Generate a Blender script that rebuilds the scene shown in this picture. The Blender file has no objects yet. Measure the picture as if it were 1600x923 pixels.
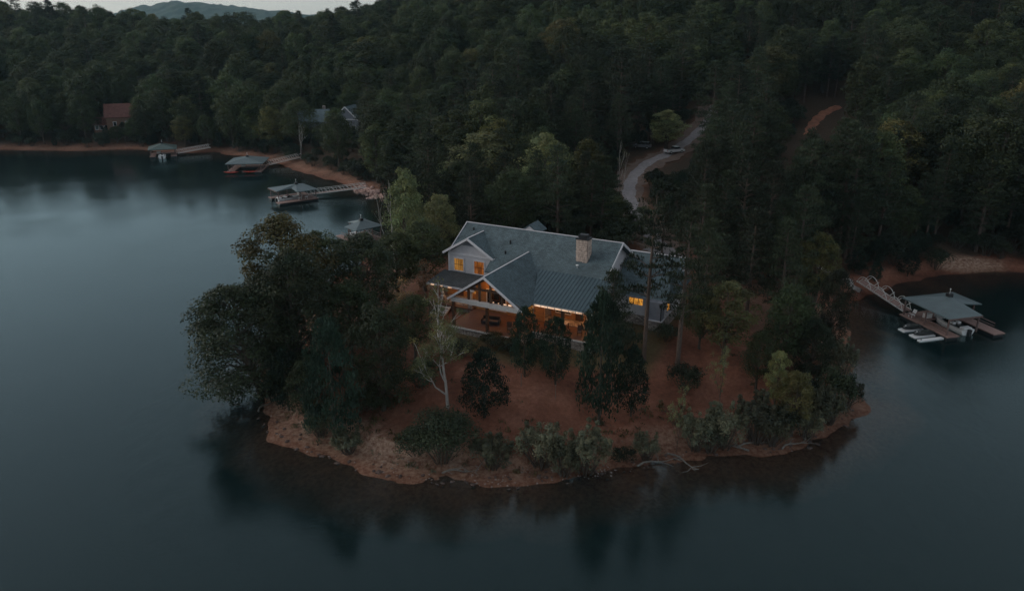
import bpy, bmesh, math, random
import numpy as np
from mathutils import Vector, Matrix
R = math.radians
scene = bpy.context.scene
COL = scene.collection

# ------------------------------------------------------------------ camera
CAM_Z, PITCH, LENS = 42.0, 19.8, 27.0
cd = bpy.data.cameras.new('camera'); cam = bpy.data.objects.new('camera', cd); COL.objects.link(cam)
cam.location = (0, 0, CAM_Z); cam.rotation_euler = (R(90-PITCH), 0, 0)
cd.lens = LENS; cd.sensor_width = 36; cd.clip_end = 12000; cd.clip_start = .5
scene.camera = cam

# ------------------------------------------------------------------ sky, sun, exposure
SUN_EL, SUN_AZ = 24.0, -76.0            # degrees; azimuth from +Y, negative = to the left
w = bpy.data.worlds.new('World'); scene.world = w; w.use_nodes = True
nt = w.node_tree; nt.nodes.clear()
out = nt.nodes.new('ShaderNodeOutputWorld'); bg = nt.nodes.new('ShaderNodeBackground')
sky = nt.nodes.new('ShaderNodeTexSky'); sky.sky_type = 'NISHITA'; sky.sun_disc = False
sky.sun_elevation = R(SUN_EL); sky.sun_rotation = R(SUN_AZ)
sky.air_density = 1.0; sky.dust_density = .7; sky.ozone_density = 1.6
veil = nt.nodes.new('ShaderNodeMix'); veil.data_type = 'RGBA'; veil.inputs[0].default_value = .48
veil.inputs[7].default_value = (2.9, 3.1, 3.2, 1)          # thin even overcast over the evening sky
soft = nt.nodes.new('ShaderNodeHueSaturation'); soft.inputs['Saturation'].default_value = .5     # high cloud greys the evening colours
nt.links.new(sky.outputs[0], soft.inputs['Color']); nt.links.new(soft.outputs[0], veil.inputs[6]); nt.links.new(veil.outputs[2], bg.inputs[0])
bg.inputs[1].default_value = .14
nt.links.new(bg.outputs[0], out.inputs[0])
sd = bpy.data.lights.new('sun', 'SUN'); sun = bpy.data.objects.new('sun', sd); COL.objects.link(sun)
sd.energy = 1.2; sd.angle = R(48); sd.color = (1, .93, .84)
_el, _az = R(SUN_EL), R(SUN_AZ)
_d = Vector((math.sin(_az)*math.cos(_el), math.cos(_az)*math.cos(_el), math.sin(_el)))
sun.rotation_euler = _d.to_track_quat('Z', 'Y').to_euler()
scene.view_settings.view_transform = 'Standard'; scene.view_settings.look = 'None'
scene.view_settings.exposure = 0.0; scene.view_settings.gamma = 1.0
scene.render.engine = 'CYCLES'
scene.cycles.max_bounces = 5; scene.cycles.diffuse_bounces = 2; scene.cycles.glossy_bounces = 2; scene.cycles.adaptive_threshold = .025; scene.cycles.transparent_max_bounces = 8; scene.cycles.volume_bounces = 0
scene.cycles.use_denoising = True

# ------------------------------------------------------------------ helpers
def tag(o, label=None, cat=None, group=None, kind=None):
    if label: o['label'] = label
    if cat: o['category'] = cat
    if group: o['group'] = group
    if kind: o['kind'] = kind
    return o
def empty(name, loc=(0, 0, 0), rz=0, label=None, cat=None, group=None):
    o = bpy.data.objects.new(name, None); COL.objects.link(o); o.empty_display_size = .3
    o.location = loc; o.rotation_euler = (0, 0, rz)
    return tag(o, label, cat, group)
class MB:
    def __init__(s): s.v = []; s.f = []
    def add(s, vs, fs):
        n = len(s.v); s.v += [tuple(float(c) for c in p) for p in vs]; s.f += [tuple(i+n for i in f) for f in fs]; return s
    def box(s, x0, x1, y0, y1, z0, z1):
        return s.add([(x0,y0,z0),(x1,y0,z0),(x1,y1,z0),(x0,y1,z0),(x0,y0,z1),(x1,y0,z1),(x1,y1,z1),(x0,y1,z1)],
                     [(0,3,2,1),(4,5,6,7),(0,1,5,4),(1,2,6,5),(2,3,7,6),(3,0,4,7)])
    def slab(s, pts, t, d=None):
        """polygon pts extruded by thickness t along d (default: minus its normal)"""
        P = [Vector(p) for p in pts]
        if d is None:
            nrm = Vector((0,0,0))
            for i in range(len(P)): nrm += P[i].cross(P[(i+1) % len(P)])
            nrm.normalize(); d = -nrm
        d = Vector(d).normalized()*t; n = len(P)
        vs = P+[p+d for p in P]
        fs = [tuple(range(n)), tuple(range(2*n-1, n-1, -1))]+[(i, i+n, (i+1) % n+n, (i+1) % n) for i in range(n)]
        return s.add(vs, fs)
    def beam(s, a, b, w, h):
        a = Vector(a); b = Vector(b); t = (b-a).normalized()
        up = Vector((0,0,1)) if abs(t.z) < .95 else Vector((0,1,0))
        x = t.cross(up).normalized()*w/2; y = x.cross(t).normalized()*h/2
        vs = [a-x-y, a+x-y, a+x+y, a-x+y, b-x-y, b+x-y, b+x+y, b-x+y]
        return s.add(vs, [(0,3,2,1),(4,5,6,7),(0,1,5,4),(1,2,6,5),(2,3,7,6),(3,0,4,7)])
    def tube(s, pts, rad, n=6, cap=True):
        P = [Vector(p) for p in pts]; rings = []
        for i, p in enumerate(P):
            t = (P[min(i+1, len(P)-1)]-P[max(i-1, 0)]).normalized()
            a = t.cross(Vector((.31,.95,.05))).normalized(); b = t.cross(a)
            r = rad[i] if hasattr(rad, '__len__') else rad
            rings.append([p+(a*math.cos(k*2*math.pi/n)+b*math.sin(k*2*math.pi/n))*r for k in range(n)])
        vs = [v for q in rings for v in q]; fs = []
        for i in range(len(P)-1):
            for k in range(n):
                fs.append((i*n+k, i*n+(k+1) % n, (i+1)*n+(k+1) % n, (i+1)*n+k))
        if cap: fs += [tuple(range(n-1, -1, -1)), tuple((len(P)-1)*n+k for k in range(n))]
        return s.add(vs, fs)
    def lathe(s, prof, c=(0,0,0), n=12):
        vs = []; fs = []
        for (r, z) in prof:
            vs += [(c[0]+r*math.cos(k*2*math.pi/n), c[1]+r*math.sin(k*2*math.pi/n), c[2]+z) for k in range(n)]
        for i in range(len(prof)-1):
            for k in range(n): fs.append((i*n+k, i*n+(k+1) % n, (i+1)*n+(k+1) % n, (i+1)*n+k))
        fs += [tuple(range(n-1, -1, -1)), tuple((len(prof)-1)*n+k for k in range(n))]
        return s.add(vs, fs)
    def loft(s, rings):
        n = len(rings[0]); vs = [v for r in rings for v in r]; fs = []
        for i in range(len(rings)-1):
            for k in range(n): fs.append((i*n+k, i*n+(k+1) % n, (i+1)*n+(k+1) % n, (i+1)*n+k))
        fs += [tuple(range(n-1, -1, -1)), tuple((len(rings)-1)*n+k for k in range(n))]
        return s.add(vs, fs)
    def mesh(s, name):
        me = bpy.data.meshes.new(name); me.from_pydata(s.v, [], s.f); me.update()
        bm = bmesh.new(); bm.from_mesh(me); bmesh.ops.recalc_face_normals(bm, faces=bm.faces); bm.to_mesh(me); bm.free()
        return me
    def build(s, name, mat, parent=None, smooth=False, bevel=0):
        me = s.mesh(name); me.materials.append(M[mat])
        if smooth:
            for p in me.polygons: p.use_smooth = True
        o = bpy.data.objects.new(name, me); COL.objects.link(o); o.parent = parent
        if bevel:
            b = o.modifiers.new('bevel', 'BEVEL'); b.width = bevel; b.segments = 2; b.limit_method = 'ANGLE'
        return o
def bx(name, mat, parent, x0, x1, y0, y1, z0, z1, bevel=0): return MB().box(x0,x1,y0,y1,z0,z1).build(name, mat, parent, bevel=bevel)
def inst(src, parent, loc=(0,0,0), rot=(0,0,0), scale=(1,1,1), name=None):
    o = src.copy(); o.name = name or src.name.split('.')[0]; COL.objects.link(o); o.parent = parent
    o.location = loc; o.rotation_euler = rot; o.scale = scale
    return o
def copy_tree(src, parent=None):
    o = src.copy(); COL.objects.link(o); o.parent = parent
    for c in [x for x in bpy.data.objects if x.parent is src]: copy_tree(c, o)
    return o

# ------------------------------------------------------------------ materials
M = {}
def newmat(name):
    m = bpy.data.materials.new(name); m.use_nodes = True; M[name] = m
    t = m.node_tree; t.nodes.clear()
    o = t.nodes.new('ShaderNodeOutputMaterial'); b = t.nodes.new('ShaderNodeBsdfPrincipled'); t.links.new(b.outputs[0], o.inputs[0])
    return m, t, b, o
def N(t, kind, **kw):
    n = t.nodes.new(kind)
    for k, v in kw.items():
        if k.startswith('i_'): n.inputs[int(k[2:]) if k[2:].isdigit() else k[2:]].default_value = v
        else: setattr(n, k, v)
    return n
def mixc(t, f, a, b, mode='MIX'):
    n = t.nodes.new('ShaderNodeMix'); n.data_type = 'RGBA'; n.blend_type = mode
    for sock, v in ((n.inputs[0], f), (n.inputs[6], a), (n.inputs[7], b)):
        if hasattr(v, 'is_linked'): t.links.new(v, sock)
        elif isinstance(v, (int, float)): sock.default_value = v
        else: sock.default_value = (*v, 1) if len(v) == 3 else v
    return n.outputs[2]
def noise(t, scale, detail=4, rough=.6, coord='Object', dim=None):
    c = N(t, 'ShaderNodeTexCoord'); n = N(t, 'ShaderNodeTexNoise'); n.inputs['Scale'].default_value = scale
    n.inputs['Detail'].default_value = detail; n.inputs['Roughness'].default_value = rough
    if dim:
        mp = N(t, 'ShaderNodeMapping'); mp.inputs['Scale'].default_value = dim
        t.links.new(c.outputs[coord], mp.inputs[0]); t.links.new(mp.outputs[0], n.inputs[0])
    else: t.links.new(c.outputs[coord], n.inputs[0])
    return n
def ramp(t, src, stops):
    r = N(t, 'ShaderNodeValToRGB'); el = r.color_ramp.elements
    while len(el) < len(stops): el.new(.5)
    for e, (p, c) in zip(el, stops): e.position = p; e.color = (*c, 1) if len(c) == 3 else c
    t.links.new(src, r.inputs[0]); return r.outputs[0]
def bump(t, b, src, strength=.3, dist=.02):
    n = N(t, 'ShaderNodeBump'); n.inputs['Strength'].default_value = strength; n.inputs['Distance'].default_value = dist
    t.links.new(src, n.inputs['Height']); t.links.new(n.outputs[0], b.inputs['Normal'])
def plain(name, col, rough=.7, var=.25, scale=3, metal=0, bmp=.15, dim=None):
    m, t, b, o = newmat(name)
    n = noise(t, scale, 5, .65, dim=dim); lo = tuple(c*(1-var) for c in col); hi = tuple(min(1, c*(1+var)) for c in col)
    t.links.new(ramp(t, n.outputs[0], [(.3, lo), (.7, hi)]), b.inputs['Base Color'])
    b.inputs['Roughness'].default_value = rough; b.inputs['Metallic'].default_value = metal
    if bmp: bump(t, b, n.outputs[0], bmp)
    return m
def emis(name, col, strength, col2=None, scale=(6, 1, .3)):
    m, t, b, o = newmat(name); b.inputs['Base Color'].default_value = (.02, .01, .005, 1)
    b.inputs['Roughness'].default_value = .15
    n = noise(t, 1.0, 3, .6, dim=scale)
    c2 = col2 or tuple(c*.45 for c in col)
    t.links.new(ramp(t, n.outputs[0], [(.38, c2), (.62, col)]), b.inputs['Emission Color'])
    b.inputs['Emission Strength'].default_value = strength
    return m
def shingles(name, col, swap=False):
    m, t, b, o = newmat(name)
    c = N(t, 'ShaderNodeTexCoord'); mp = N(t, 'ShaderNodeMapping')
    if swap: mp.inputs['Rotation'].default_value = (0, 0, R(90))
    t.links.new(c.outputs['Object'], mp.inputs[0])
    br = N(t, 'ShaderNodeTexBrick'); br.inputs['Scale'].default_value = 1
    br.inputs['Brick Width'].default_value = .32; br.inputs['Row Height'].default_value = .15
    br.inputs['Mortar Size'].default_value = .012; br.inputs['Bias'].default_value = -.1
    br.inputs['Color1'].default_value = (*[k*1.25 for k in col], 1); br.inputs['Color2'].default_value = (*[k*.8 for k in col], 1)
    br.inputs['Mortar'].default_value = (*[k*.45 for k in col], 1)
    t.links.new(mp.outputs[0], br.inputs[0])
    n = noise(t, .7, 5, .7); n2 = noise(t, 9, 3, .7)
    a = mixc(t, .85, br.outputs[0], ramp(t, n.outputs[0], [(.3, (.6,.6,.6)), (.7, (1.3,1.3,1.3))]), 'MULTIPLY')
    a = mixc(t, .6, a, ramp(t, n2.outputs[0], [(.3, (.6,.62,.62)), (.7, (1.4,1.4,1.4))]), 'MULTIPLY')
    t.links.new(a, b.inputs['Base Color']); b.inputs['Roughness'].default_value = .85
    bump(t, b, br.outputs[1], -.4, .01)
    return m
def stone_mat(name, cols, scale=2.2):
    m, t, b, o = newmat(name)
    c = N(t, 'ShaderNodeTexCoord'); mp = N(t, 'ShaderNodeMapping'); mp.inputs['Scale'].default_value = (1, 1, 1.8)
    t.links.new(c.outputs['Object'], mp.inputs[0])
    v = N(t, 'ShaderNodeTexVoronoi'); v.inputs['Scale'].default_value = scale; t.links.new(mp.outputs[0], v.inputs[0])
    ve = N(t, 'ShaderNodeTexVoronoi', feature='DISTANCE_TO_EDGE'); ve.inputs['Scale'].default_value = scale; t.links.new(mp.outputs[0], ve.inputs[0])
    sp = N(t, 'ShaderNodeSeparateColor'); t.links.new(v.outputs['Color'], sp.inputs[0])
    col = ramp(t, sp.outputs[0], [(.0, cols[0]), (.5, cols[1]), (1, cols[2])])
    e = ramp(t, ve.outputs[0], [(.0, (.25,.25,.25)), (.08, (1,1,1))])
    n = noise(t, 8, 4)
    col = mixc(t, 1, col, e, 'MULTIPLY'); col = mixc(t, .5, col, ramp(t, n.outputs[0], [(.3, (.6,.6,.6)), (.7, (1.2,1.2,1.2))]), 'MULTIPLY')
    t.links.new(col, b.inputs['Base Color']); b.inputs['Roughness'].default_value = .9
    bump(t, b, e, .6, .03)
    return m
def leafmat(name, col, trans=.25, hue=.022, val=.45):
    m, t, b, o = newmat(name); t.nodes.remove(b)
    at = N(t, 'ShaderNodeAttribute', attribute_name='tint'); oi = N(t, 'ShaderNodeObjectInfo')
    c = mixc(t, 1, (*col, 1), at.outputs[0], 'MULTIPLY')
    hs = N(t, 'ShaderNodeHueSaturation')
    mh = N(t, 'ShaderNodeMapRange'); mh.inputs['To Min'].default_value = .5-hue; mh.inputs['To Max'].default_value = .5+hue*.6
    mv = N(t, 'ShaderNodeMapRange'); mv.inputs['To Min'].default_value = 1-val; mv.inputs['To Max'].default_value = 1+val
    fr = N(t, 'ShaderNodeMath', operation='FRACT'); mu = N(t, 'ShaderNodeMath', operation='MULTIPLY'); mu.inputs[1].default_value = 7.31
    t.links.new(oi.outputs['Random'], mh.inputs[0]); t.links.new(oi.outputs['Random'], mu.inputs[0]); t.links.new(mu.outputs[0], fr.inputs[0]); t.links.new(fr.outputs[0], mv.inputs[0])
    t.links.new(mh.outputs[0], hs.inputs['Hue']); t.links.new(mv.outputs[0], hs.inputs['Value']); t.links.new(c, hs.inputs['Color'])
    di = N(t, 'ShaderNodeBsdfPrincipled'); tr = N(t, 'ShaderNodeBsdfTranslucent'); mx = N(t, 'ShaderNodeMixShader'); mx.inputs[0].default_value = trans
    di.inputs['Roughness'].default_value = .6; di.inputs['Specular IOR Level'].default_value = .25
    t.links.new(hs.outputs[0], di.inputs['Base Color']); t.links.new(hs.outputs[0], tr.inputs[0])
    t.links.new(di.outputs[0], mx.inputs[1]); t.links.new(tr.outputs[0], mx.inputs[2]); t.links.new(mx.outputs[0], o.inputs[0])
    return m
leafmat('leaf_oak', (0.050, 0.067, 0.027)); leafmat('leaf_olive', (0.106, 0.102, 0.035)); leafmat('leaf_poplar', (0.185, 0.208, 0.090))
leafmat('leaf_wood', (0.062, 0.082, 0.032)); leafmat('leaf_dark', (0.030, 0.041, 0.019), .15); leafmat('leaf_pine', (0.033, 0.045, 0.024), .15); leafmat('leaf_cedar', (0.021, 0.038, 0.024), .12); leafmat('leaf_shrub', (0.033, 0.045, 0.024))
leafmat('leaf_willow', (0.118, 0.123, 0.076)); leafmat('leaf_sapling', (0.168, 0.167, 0.076)); leafmat('leaf_yellow', (0.150, 0.160, 0.062)); leafmat('leaf_rust', (0.174, 0.109, 0.051))
plain('bark', (.075, .058, .045), .9, .4, 6, bmp=.5, dim=(1,1,.25)); plain('bark_pale', (.42, .39, .36), .8, .3, 5, bmp=.3, dim=(1,1,.3)); plain('bark_pine', (.10, .07, .055), .9, .4, 5, bmp=.5, dim=(1,1,.3))
plain('deadwood', (.17, .15, .13), .9, .35, 5)
shingles('shingle', (.078, .110, .122)); shingles('shingle_cross', (.078, .110, .122), True); shingles('shingle_dark', (.05, .055, .06))
plain('metal_roof', (.066, .102, .116), .42, .12, 1.2, metal=.35, bmp=.03); plain('dock_roof', (.095, .130, .138), .5, .15, .8, metal=.1, bmp=.03)
plain('dock_roof_green', (.055, .088, .08), .5, .15, .8, bmp=.03)
plain('siding', (.56, .54, .56), .7, .08, 2, bmp=.05); plain('siding_dark', (.20, .21, .24), .75, .12, 2, bmp=.05); plain('white_trim', (.66, .64, .66), .55, .08, 2, bmp=.03)
plain('beam_white', (.60, .57, .55), .65, .14, 3, bmp=.1)
plain('wood_warm', (.40, .20, .075), .55, .35, 2.5, bmp=.1, dim=(1,1,6)); plain('wood_ceiling', (.36, .18, .07), .5, .3, 2.5, bmp=.1, dim=(6,1,1)); plain('timber_dark', (.07, .035, .02), .6, .3, 4)
plain('deck_wood', (.11, .055, .04), .6, .3, 2, bmp=.1, dim=(1, 7, 1)); plain('dock_deck', (.26, .165, .14), .7, .25, 2, bmp=.1, dim=(1, 7, 1)); plain('dock_post', (.14, .09, .08), .7, .25, 3)
stone_mat('stone', ((.20,.17,.15), (.33,.28,.25), (.45,.40,.36))); plain('stone_block', (.56, .43, .36), .9, .35, 2.5, bmp=.4); plain('chimney_core', (.16, .13, .12), .9, .3, 4)
plain('black', (.012, .012, .014), .5, .2, 4); plain('dark_fabric', (.035, .03, .03), .9, .3, 5); plain('cushion', (.16, .12, .10), .9, .3, 5)
plain('white_paint', (.74, .74, .74), .35, .06, 2, bmp=.02); plain('silver_paint', (.30, .31, .33), .3, .06, 2, metal=.5, bmp=0); plain('rubber', (.015, .015, .015), .8, .2, 5)
plain('gloss_dark', (.018, .022, .022), .25, .2, 3, bmp=0); plain('red_plastic', (.42, .045, .025), .4, .2, 3, bmp=.02); plain('galv', (.68, .66, .63), .45, .15, 4, metal=.2, bmp=.03)
plain('red_roof', (.15, .060, .048), .8, .3, 1.2); plain('blue_roof', (.105, .145, .16), .75, .25, 1.2); plain('log_wall', (.17, .10, .07), .8, .3, 2); plain('brown_roof', (.12, .10, .085), .8, .3, 1.5)
plain('rock', (.40, .26, .22), .9, .4, 1.5, bmp=.5); plain('shore_rock', (.10, .066, .055), .95, .4, 2); plain('pebble', (.26, .19, .16), .9, .4, 2); plain('concrete', (.34, .31, .29), .85, .2, 1.5)
plain('clay', (.27, .11, .065), .95, .35, .6, bmp=.5)
m, t, b, o = newmat('window_dark'); b.inputs['Base Color'].default_value = (.012,.014,.016,1); b.inputs['Roughness'].default_value = .06; b.inputs['Specular IOR Level'].default_value = .7
m, t, b, o = newmat('lamp_glass'); b.inputs['Base Color'].default_value = (.2,.2,.2,1); b.inputs['Alpha'].default_value = .6
emis('lit_amber', (.55, .26, .055), .7, (.12, .045, .008), (9, 9, .5)); emis('lit_red', (.40, .13, .025), .75, (.06, .012, .003), (9, 9, .5)); emis('lit_yellow', (.85, .38, .06), .8, (.3, .11, .015), (5, 5, 3))
emis('bulb', (1.0, .78, .55), 6.0, (1.0, .75, .5)); emis('strip', (1.0, .66, .44), 1.1, (.25, .13, .07), (.8, .8, .8)); emis('lit_room', (.42, .17, .03), .7, (.12, .04, .008), (1.2, 1.2, 1.2))
# ------------------------------------------------------------------ terrain
SHORE = [(-900,300),(-420,285),(-260,272),(-173.8,261.9),(-147,260.5),(-131,263.2),(-106,255.3),(-99.5,257.9),(-90.9,251.5),(-82.1,246.6),
 (-73.2,237.3),(-61.8,223.6),(-49.3,209.4),(-41.5,200.9),(-36.2,193),(-31.7,187.1),(-28.7,180.8),(-25.2,171.8),(-23.3,161.4),(-23.5,151.1),
 (-25.9,141.9),(-28.4,132.6),(-30.4,123.6),(-31.7,111.2),(-32.1,98.6),(-32,88.3),(-31,82.1),(-29.2,77.4),(-25.3,72),(-21.1,68.8),(-15.2,65.8),
 (-9.9,63.9),(-4.9,62.8),(0,62.6),(4.3,63.2),(10,64.6),(16.1,66.9),(19.6,68.2),(23.9,69.5),(27.4,69),(29.8,69.3),(33.4,71.9),(37.2,75.2),
 (39.6,78.1),(41.6,81),(42.5,84.7),(43.8,89.2),(45.9,96.4),(48.1,103.4),(51.4,109.9),(55.9,115.6),(60.4,119.6),(65.5,121.9),(74.3,126.3),
 (86,129.2),(92,127.5),(101,122),(120,118),(170,125),(300,150),(900,190),(9000,600),(9000,9000),(-9000,9000),(-9000,600)]
def vnoise(x, y, s):
    def h(i, j):
        n = (i*374761393 + j*668265263 + s*974634777) & 0xffffffff
        n = ((n ^ (n >> 13))*1274126177) & 0xffffffff
        return ((n ^ (n >> 16)) & 0xffff)/65535.0
    x = np.asarray(x, float); y = np.asarray(y, float)
    i = np.floor(x).astype(np.int64); j = np.floor(y).astype(np.int64)
    fx = x-i; fy = y-j
    fx = fx*fx*(3-2*fx); fy = fy*fy*(3-2*fy)
    return (h(i,j)*(1-fx)+h(i+1,j)*fx)*(1-fy)+(h(i,j+1)*(1-fx)+h(i+1,j+1)*fx)*fy
def sst(a, b, x):
    t = np.clip((x-a)/(b-a), 0, 1); return t*t*(3-2*t)
def shore_distance(x, y):
    x = np.asarray(x, float); y = np.asarray(y, float)
    best = np.full(x.shape, 1e18); inside = np.zeros(x.shape, bool)
    n = len(SHORE)
    for k in range(n):
        ax, ay = SHORE[k]; bx, by = SHORE[(k+1) % n]
        dx, dy = bx-ax, by-ay
        t = np.clip(((x-ax)*dx+(y-ay)*dy)/(dx*dx+dy*dy), 0, 1)
        best = np.minimum(best, (x-ax-t*dx)**2+(y-ay-t*dy)**2)
        c = (ay > y) != (by > y)
        xi = ax+(y-ay)*dx/(dy if dy else 1e-9)
        inside ^= c & (x < xi)
    return np.where(inside, 1, -1)*np.sqrt(best)
def gauss(x, y, cx, cy, sx, sy):
    return np.exp(-0.5*((x-cx)/sx)**2-0.5*((y-cy)/sy)**2)
def height(x, y):
    x = np.asarray(x, float); y = np.asarray(y, float)
    d0 = shore_distance(x, y)
    d = d0+(vnoise(x/6, y/6, 1)-.5)*2.6+(vnoise(x/2.1, y/2.1, 2)-.5)*1.3+(vnoise(x/.8, y/.8, 6)-.5)*.6
    far = sst(115, 200, y)
    scarp = (.5+.9*vnoise(x/4, y/4, 3))*(1-far)
    land = .13*np.minimum(d, 4)+scarp*sst(3.2, 4.0, d)+(5.4-.52-scarp)*sst(3.5, 21, d)*(1-.3*far)
    land = land+(vnoise(x/2.3, y/2.3, 4)-.5)*.22*sst(2, 7, d)*(1-.8*sst(14,20,d)*(1-far))
    hills = 92*gauss(x, y, 195, 440, 164, 118)+27*gauss(x, y, -345, 440, 112, 110)+2.5*sst(250, 450, y)+8*gauss(x, y, -190, 750, 150, 120)
    hills = hills*(1+.10*(vnoise(x/90, y/90, 7)-.5))
    land = land+hills*sst(6, 80, d0)+(vnoise(x/25, y/25, 5)-.5)*3*sst(10, 60, d0)*far
    sea = np.maximum(-.16*np.abs(d)-.012*d*d, -5)
    return np.where(d > 0, land, sea)
def spaced(lo, hi, a, b, fine, grow, cap):
    """grid lines: step `fine` between a and b, growing outwards"""
    c = list(np.arange(a, b+.01, fine)); s = fine; x = b
    while x < hi: s = min(s*grow, cap); x += s; c.append(min(x, hi))
    s = fine; x = a
    while x > lo: s = min(s*grow, cap); x -= s; c.insert(0, max(x, lo))
    return np.array(sorted(set(np.round(c, 3))))
ROAD = [(60,232),(48.5,206),(39,191.6),(32.3,184.4),(27.6,174),(25.2,163),(24.0,151),(24.2,141),(24.8,131),(24.6,122.5),(21.5,113.5)]
def catmull(P, n=10):
    P = [np.array(p, float) for p in P]; Q = [P[0]]+P+[P[-1]]; o = []
    for i in range(1, len(Q)-2):
        for k in range(n):
            u = k/n; a, b_, c, d = Q[i-1], Q[i], Q[i+1], Q[i+2]
            o.append(.5*((2*b_)+(c-a)*u+(2*a-5*b_+4*c-d)*u*u+(3*b_-a-3*c+d)*u**3))
    o.append(P[-1]); return np.array(o)
ROADP = catmull(ROAD)
def path_distance(x, y, P):
    x = np.asarray(x, float); best = np.full(x.shape, 1e18)
    for p, q in zip(P[:-1], P[1:]):
        d = q-p; t_ = np.clip(((x-p[0])*d[0]+(y-p[1])*d[1])/max(d@d, 1e-9), 0, 1)
        best = np.minimum(best, (x-p[0]-t_*d[0])**2+(y-p[1]-t_*d[1])**2)
    return np.sqrt(best)
HA = R(-28); HO = (-3.3, 85.9)
def house_local(x, y):
    dx, dy = x-HO[0], y-HO[1]; c, s = math.cos(HA), math.sin(HA)
    return c*dx+s*dy, -s*dx+c*dy
gx = spaced(-4200, 4200, -40, 62, .5, 1.05, 160); gy = spaced(-600, 4600, 60, 112, .5, 1.04, 160)
GX, GY = np.meshgrid(gx, gy); GZ = height(GX.ravel(), GY.ravel())
xs, ys = GX.ravel(), GY.ravel(); sd_ = shore_distance(xs, ys)
rd_ = path_distance(xs, ys, ROADP)
roadz = height(xs, ys)
nx, ny = len(gx), len(gy)
idx = np.arange(nx*ny).reshape(ny, nx)
quads = np.stack([idx[:-1,:-1], idx[:-1,1:], idx[1:,1:], idx[1:,:-1]], -1).reshape(-1, 4)
def np_mesh(name, V, F):
    me = bpy.data.meshes.new(name); k = F.shape[1]
    me.vertices.add(len(V)); me.vertices.foreach_set('co', np.asarray(V, np.float32).ravel())
    me.loops.add(F.size); me.loops.foreach_set('vertex_index', F.astype(np.int32).ravel())
    me.polygons.add(len(F)); me.polygons.foreach_set('loop_start', np.arange(0, F.size, k, dtype=np.int32))
    me.update(calc_edges=True); return me
gme = np_mesh('ground', np.stack([xs, ys, GZ], 1), quads)
for p in gme.polygons: p.use_smooth = True
hx, hy = house_local(xs, ys)
wob = (vnoise(xs/3, ys/3, 11)-.5)*3
grass = sst(3.2, 1.2, np.maximum(np.maximum(-4-hx, hx-17), np.maximum(-2.0+.55*np.maximum(hx-5,0)-hy, hy-22))+wob*.35)
grass = np.maximum(grass, sst(4.5, 2.5, rd_+wob*.3)*.35*(ys > 115))
far_ = sst(112, 135, ys)
forest = np.maximum(sst(3.5, 7, sd_+wob)*far_, sst(12, 18, sd_)*0)*sst(2.5, 5, rd_)
forest = np.maximum(forest, .55*sst(3, 8, sd_+wob)*sst(-8, -18, xs)*(ys < 125))
forest = np.maximum(forest, .6*sst(3, 8, sd_+wob)*sst(28, 34, xs)*(ys < 125))
sand = sst(7.2, 4.5, sd_+wob*.5)*sst(.6, 1.6, sd_+wob*.3)*sst(.15, .4, vnoise(xs/5, ys/5, 13))*sst(-3, -7, xs)*(ys < 90)+.62*sst(5.5, 3, sd_+wob*.6)*(ys < 110)+sst(5.5, 3.8, np.hypot((xs-81.5)/1.4, (ys-130.8)*1.7))+.35*sst(7, 4, sd_+wob)*(ys > 170)
at = gme.attributes.new('zone', 'FLOAT_COLOR', 'POINT')
cc = np.stack([np.clip(sand, 0, 1), np.clip(grass, 0, 1), np.clip(forest, 0, 1), np.ones_like(xs)], 1).astype(np.float32)
at.data.foreach_set('color', cc.ravel())
m, t, b, o = newmat('ground')
za = N(t, 'ShaderNodeAttribute', attribute_name='zone'); sp = N(t, 'ShaderNodeSeparateColor'); t.links.new(za.outputs[0], sp.inputs[0])
n1 = noise(t, .22, 6, .65); n2 = noise(t, 2.2, 6, .7); n3 = noise(t, 14, 3, .7)
straw = ramp(t, n1.outputs[0], [(.30, (.128, .053, .034)), (.50, (.210, .090, .058)), (.70, (.285, .134, .090))])
straw = mixc(t, .7, straw, ramp(t, n2.outputs[0], [(.3, (.55, .52, .5)), (.7, (1.3, 1.3, 1.3))]), 'MULTIPLY')
sandc = ramp(t, n2.outputs[0], [(.3, (.22, .125, .086)), (.6, (.38, .255, .185)), (.75, (.48, .36, .27))])
grassc = ramp(t, n2.outputs[0], [(.3, (.085, .060, .032)), (.7, (.140, .108, .056))])
litter = ramp(t, n2.outputs[0], [(.3, (.045, .032, .022)), (.7, (.095, .065, .045))])
c = mixc(t, sp.outputs[2], straw, litter); c = mixc(t, sp.outputs[1], c, grassc)
msk = N(t, 'ShaderNodeMath', operation='MULTIPLY'); t.links.new(sp.outputs[0], msk.inputs[0]); t.links.new(ramp(t, n2.outputs[0], [(.35, (.25,.25,.25)), (.55, (1,1,1))]), msk.inputs[1])
c = mixc(t, msk.outputs[0], c, sandc)
c = mixc(t, .6, c, ramp(t, n3.outputs[0], [(.3, (.6, .6, .6)), (.7, (1.25, 1.25, 1.25))]), 'MULTIPLY')
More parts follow.
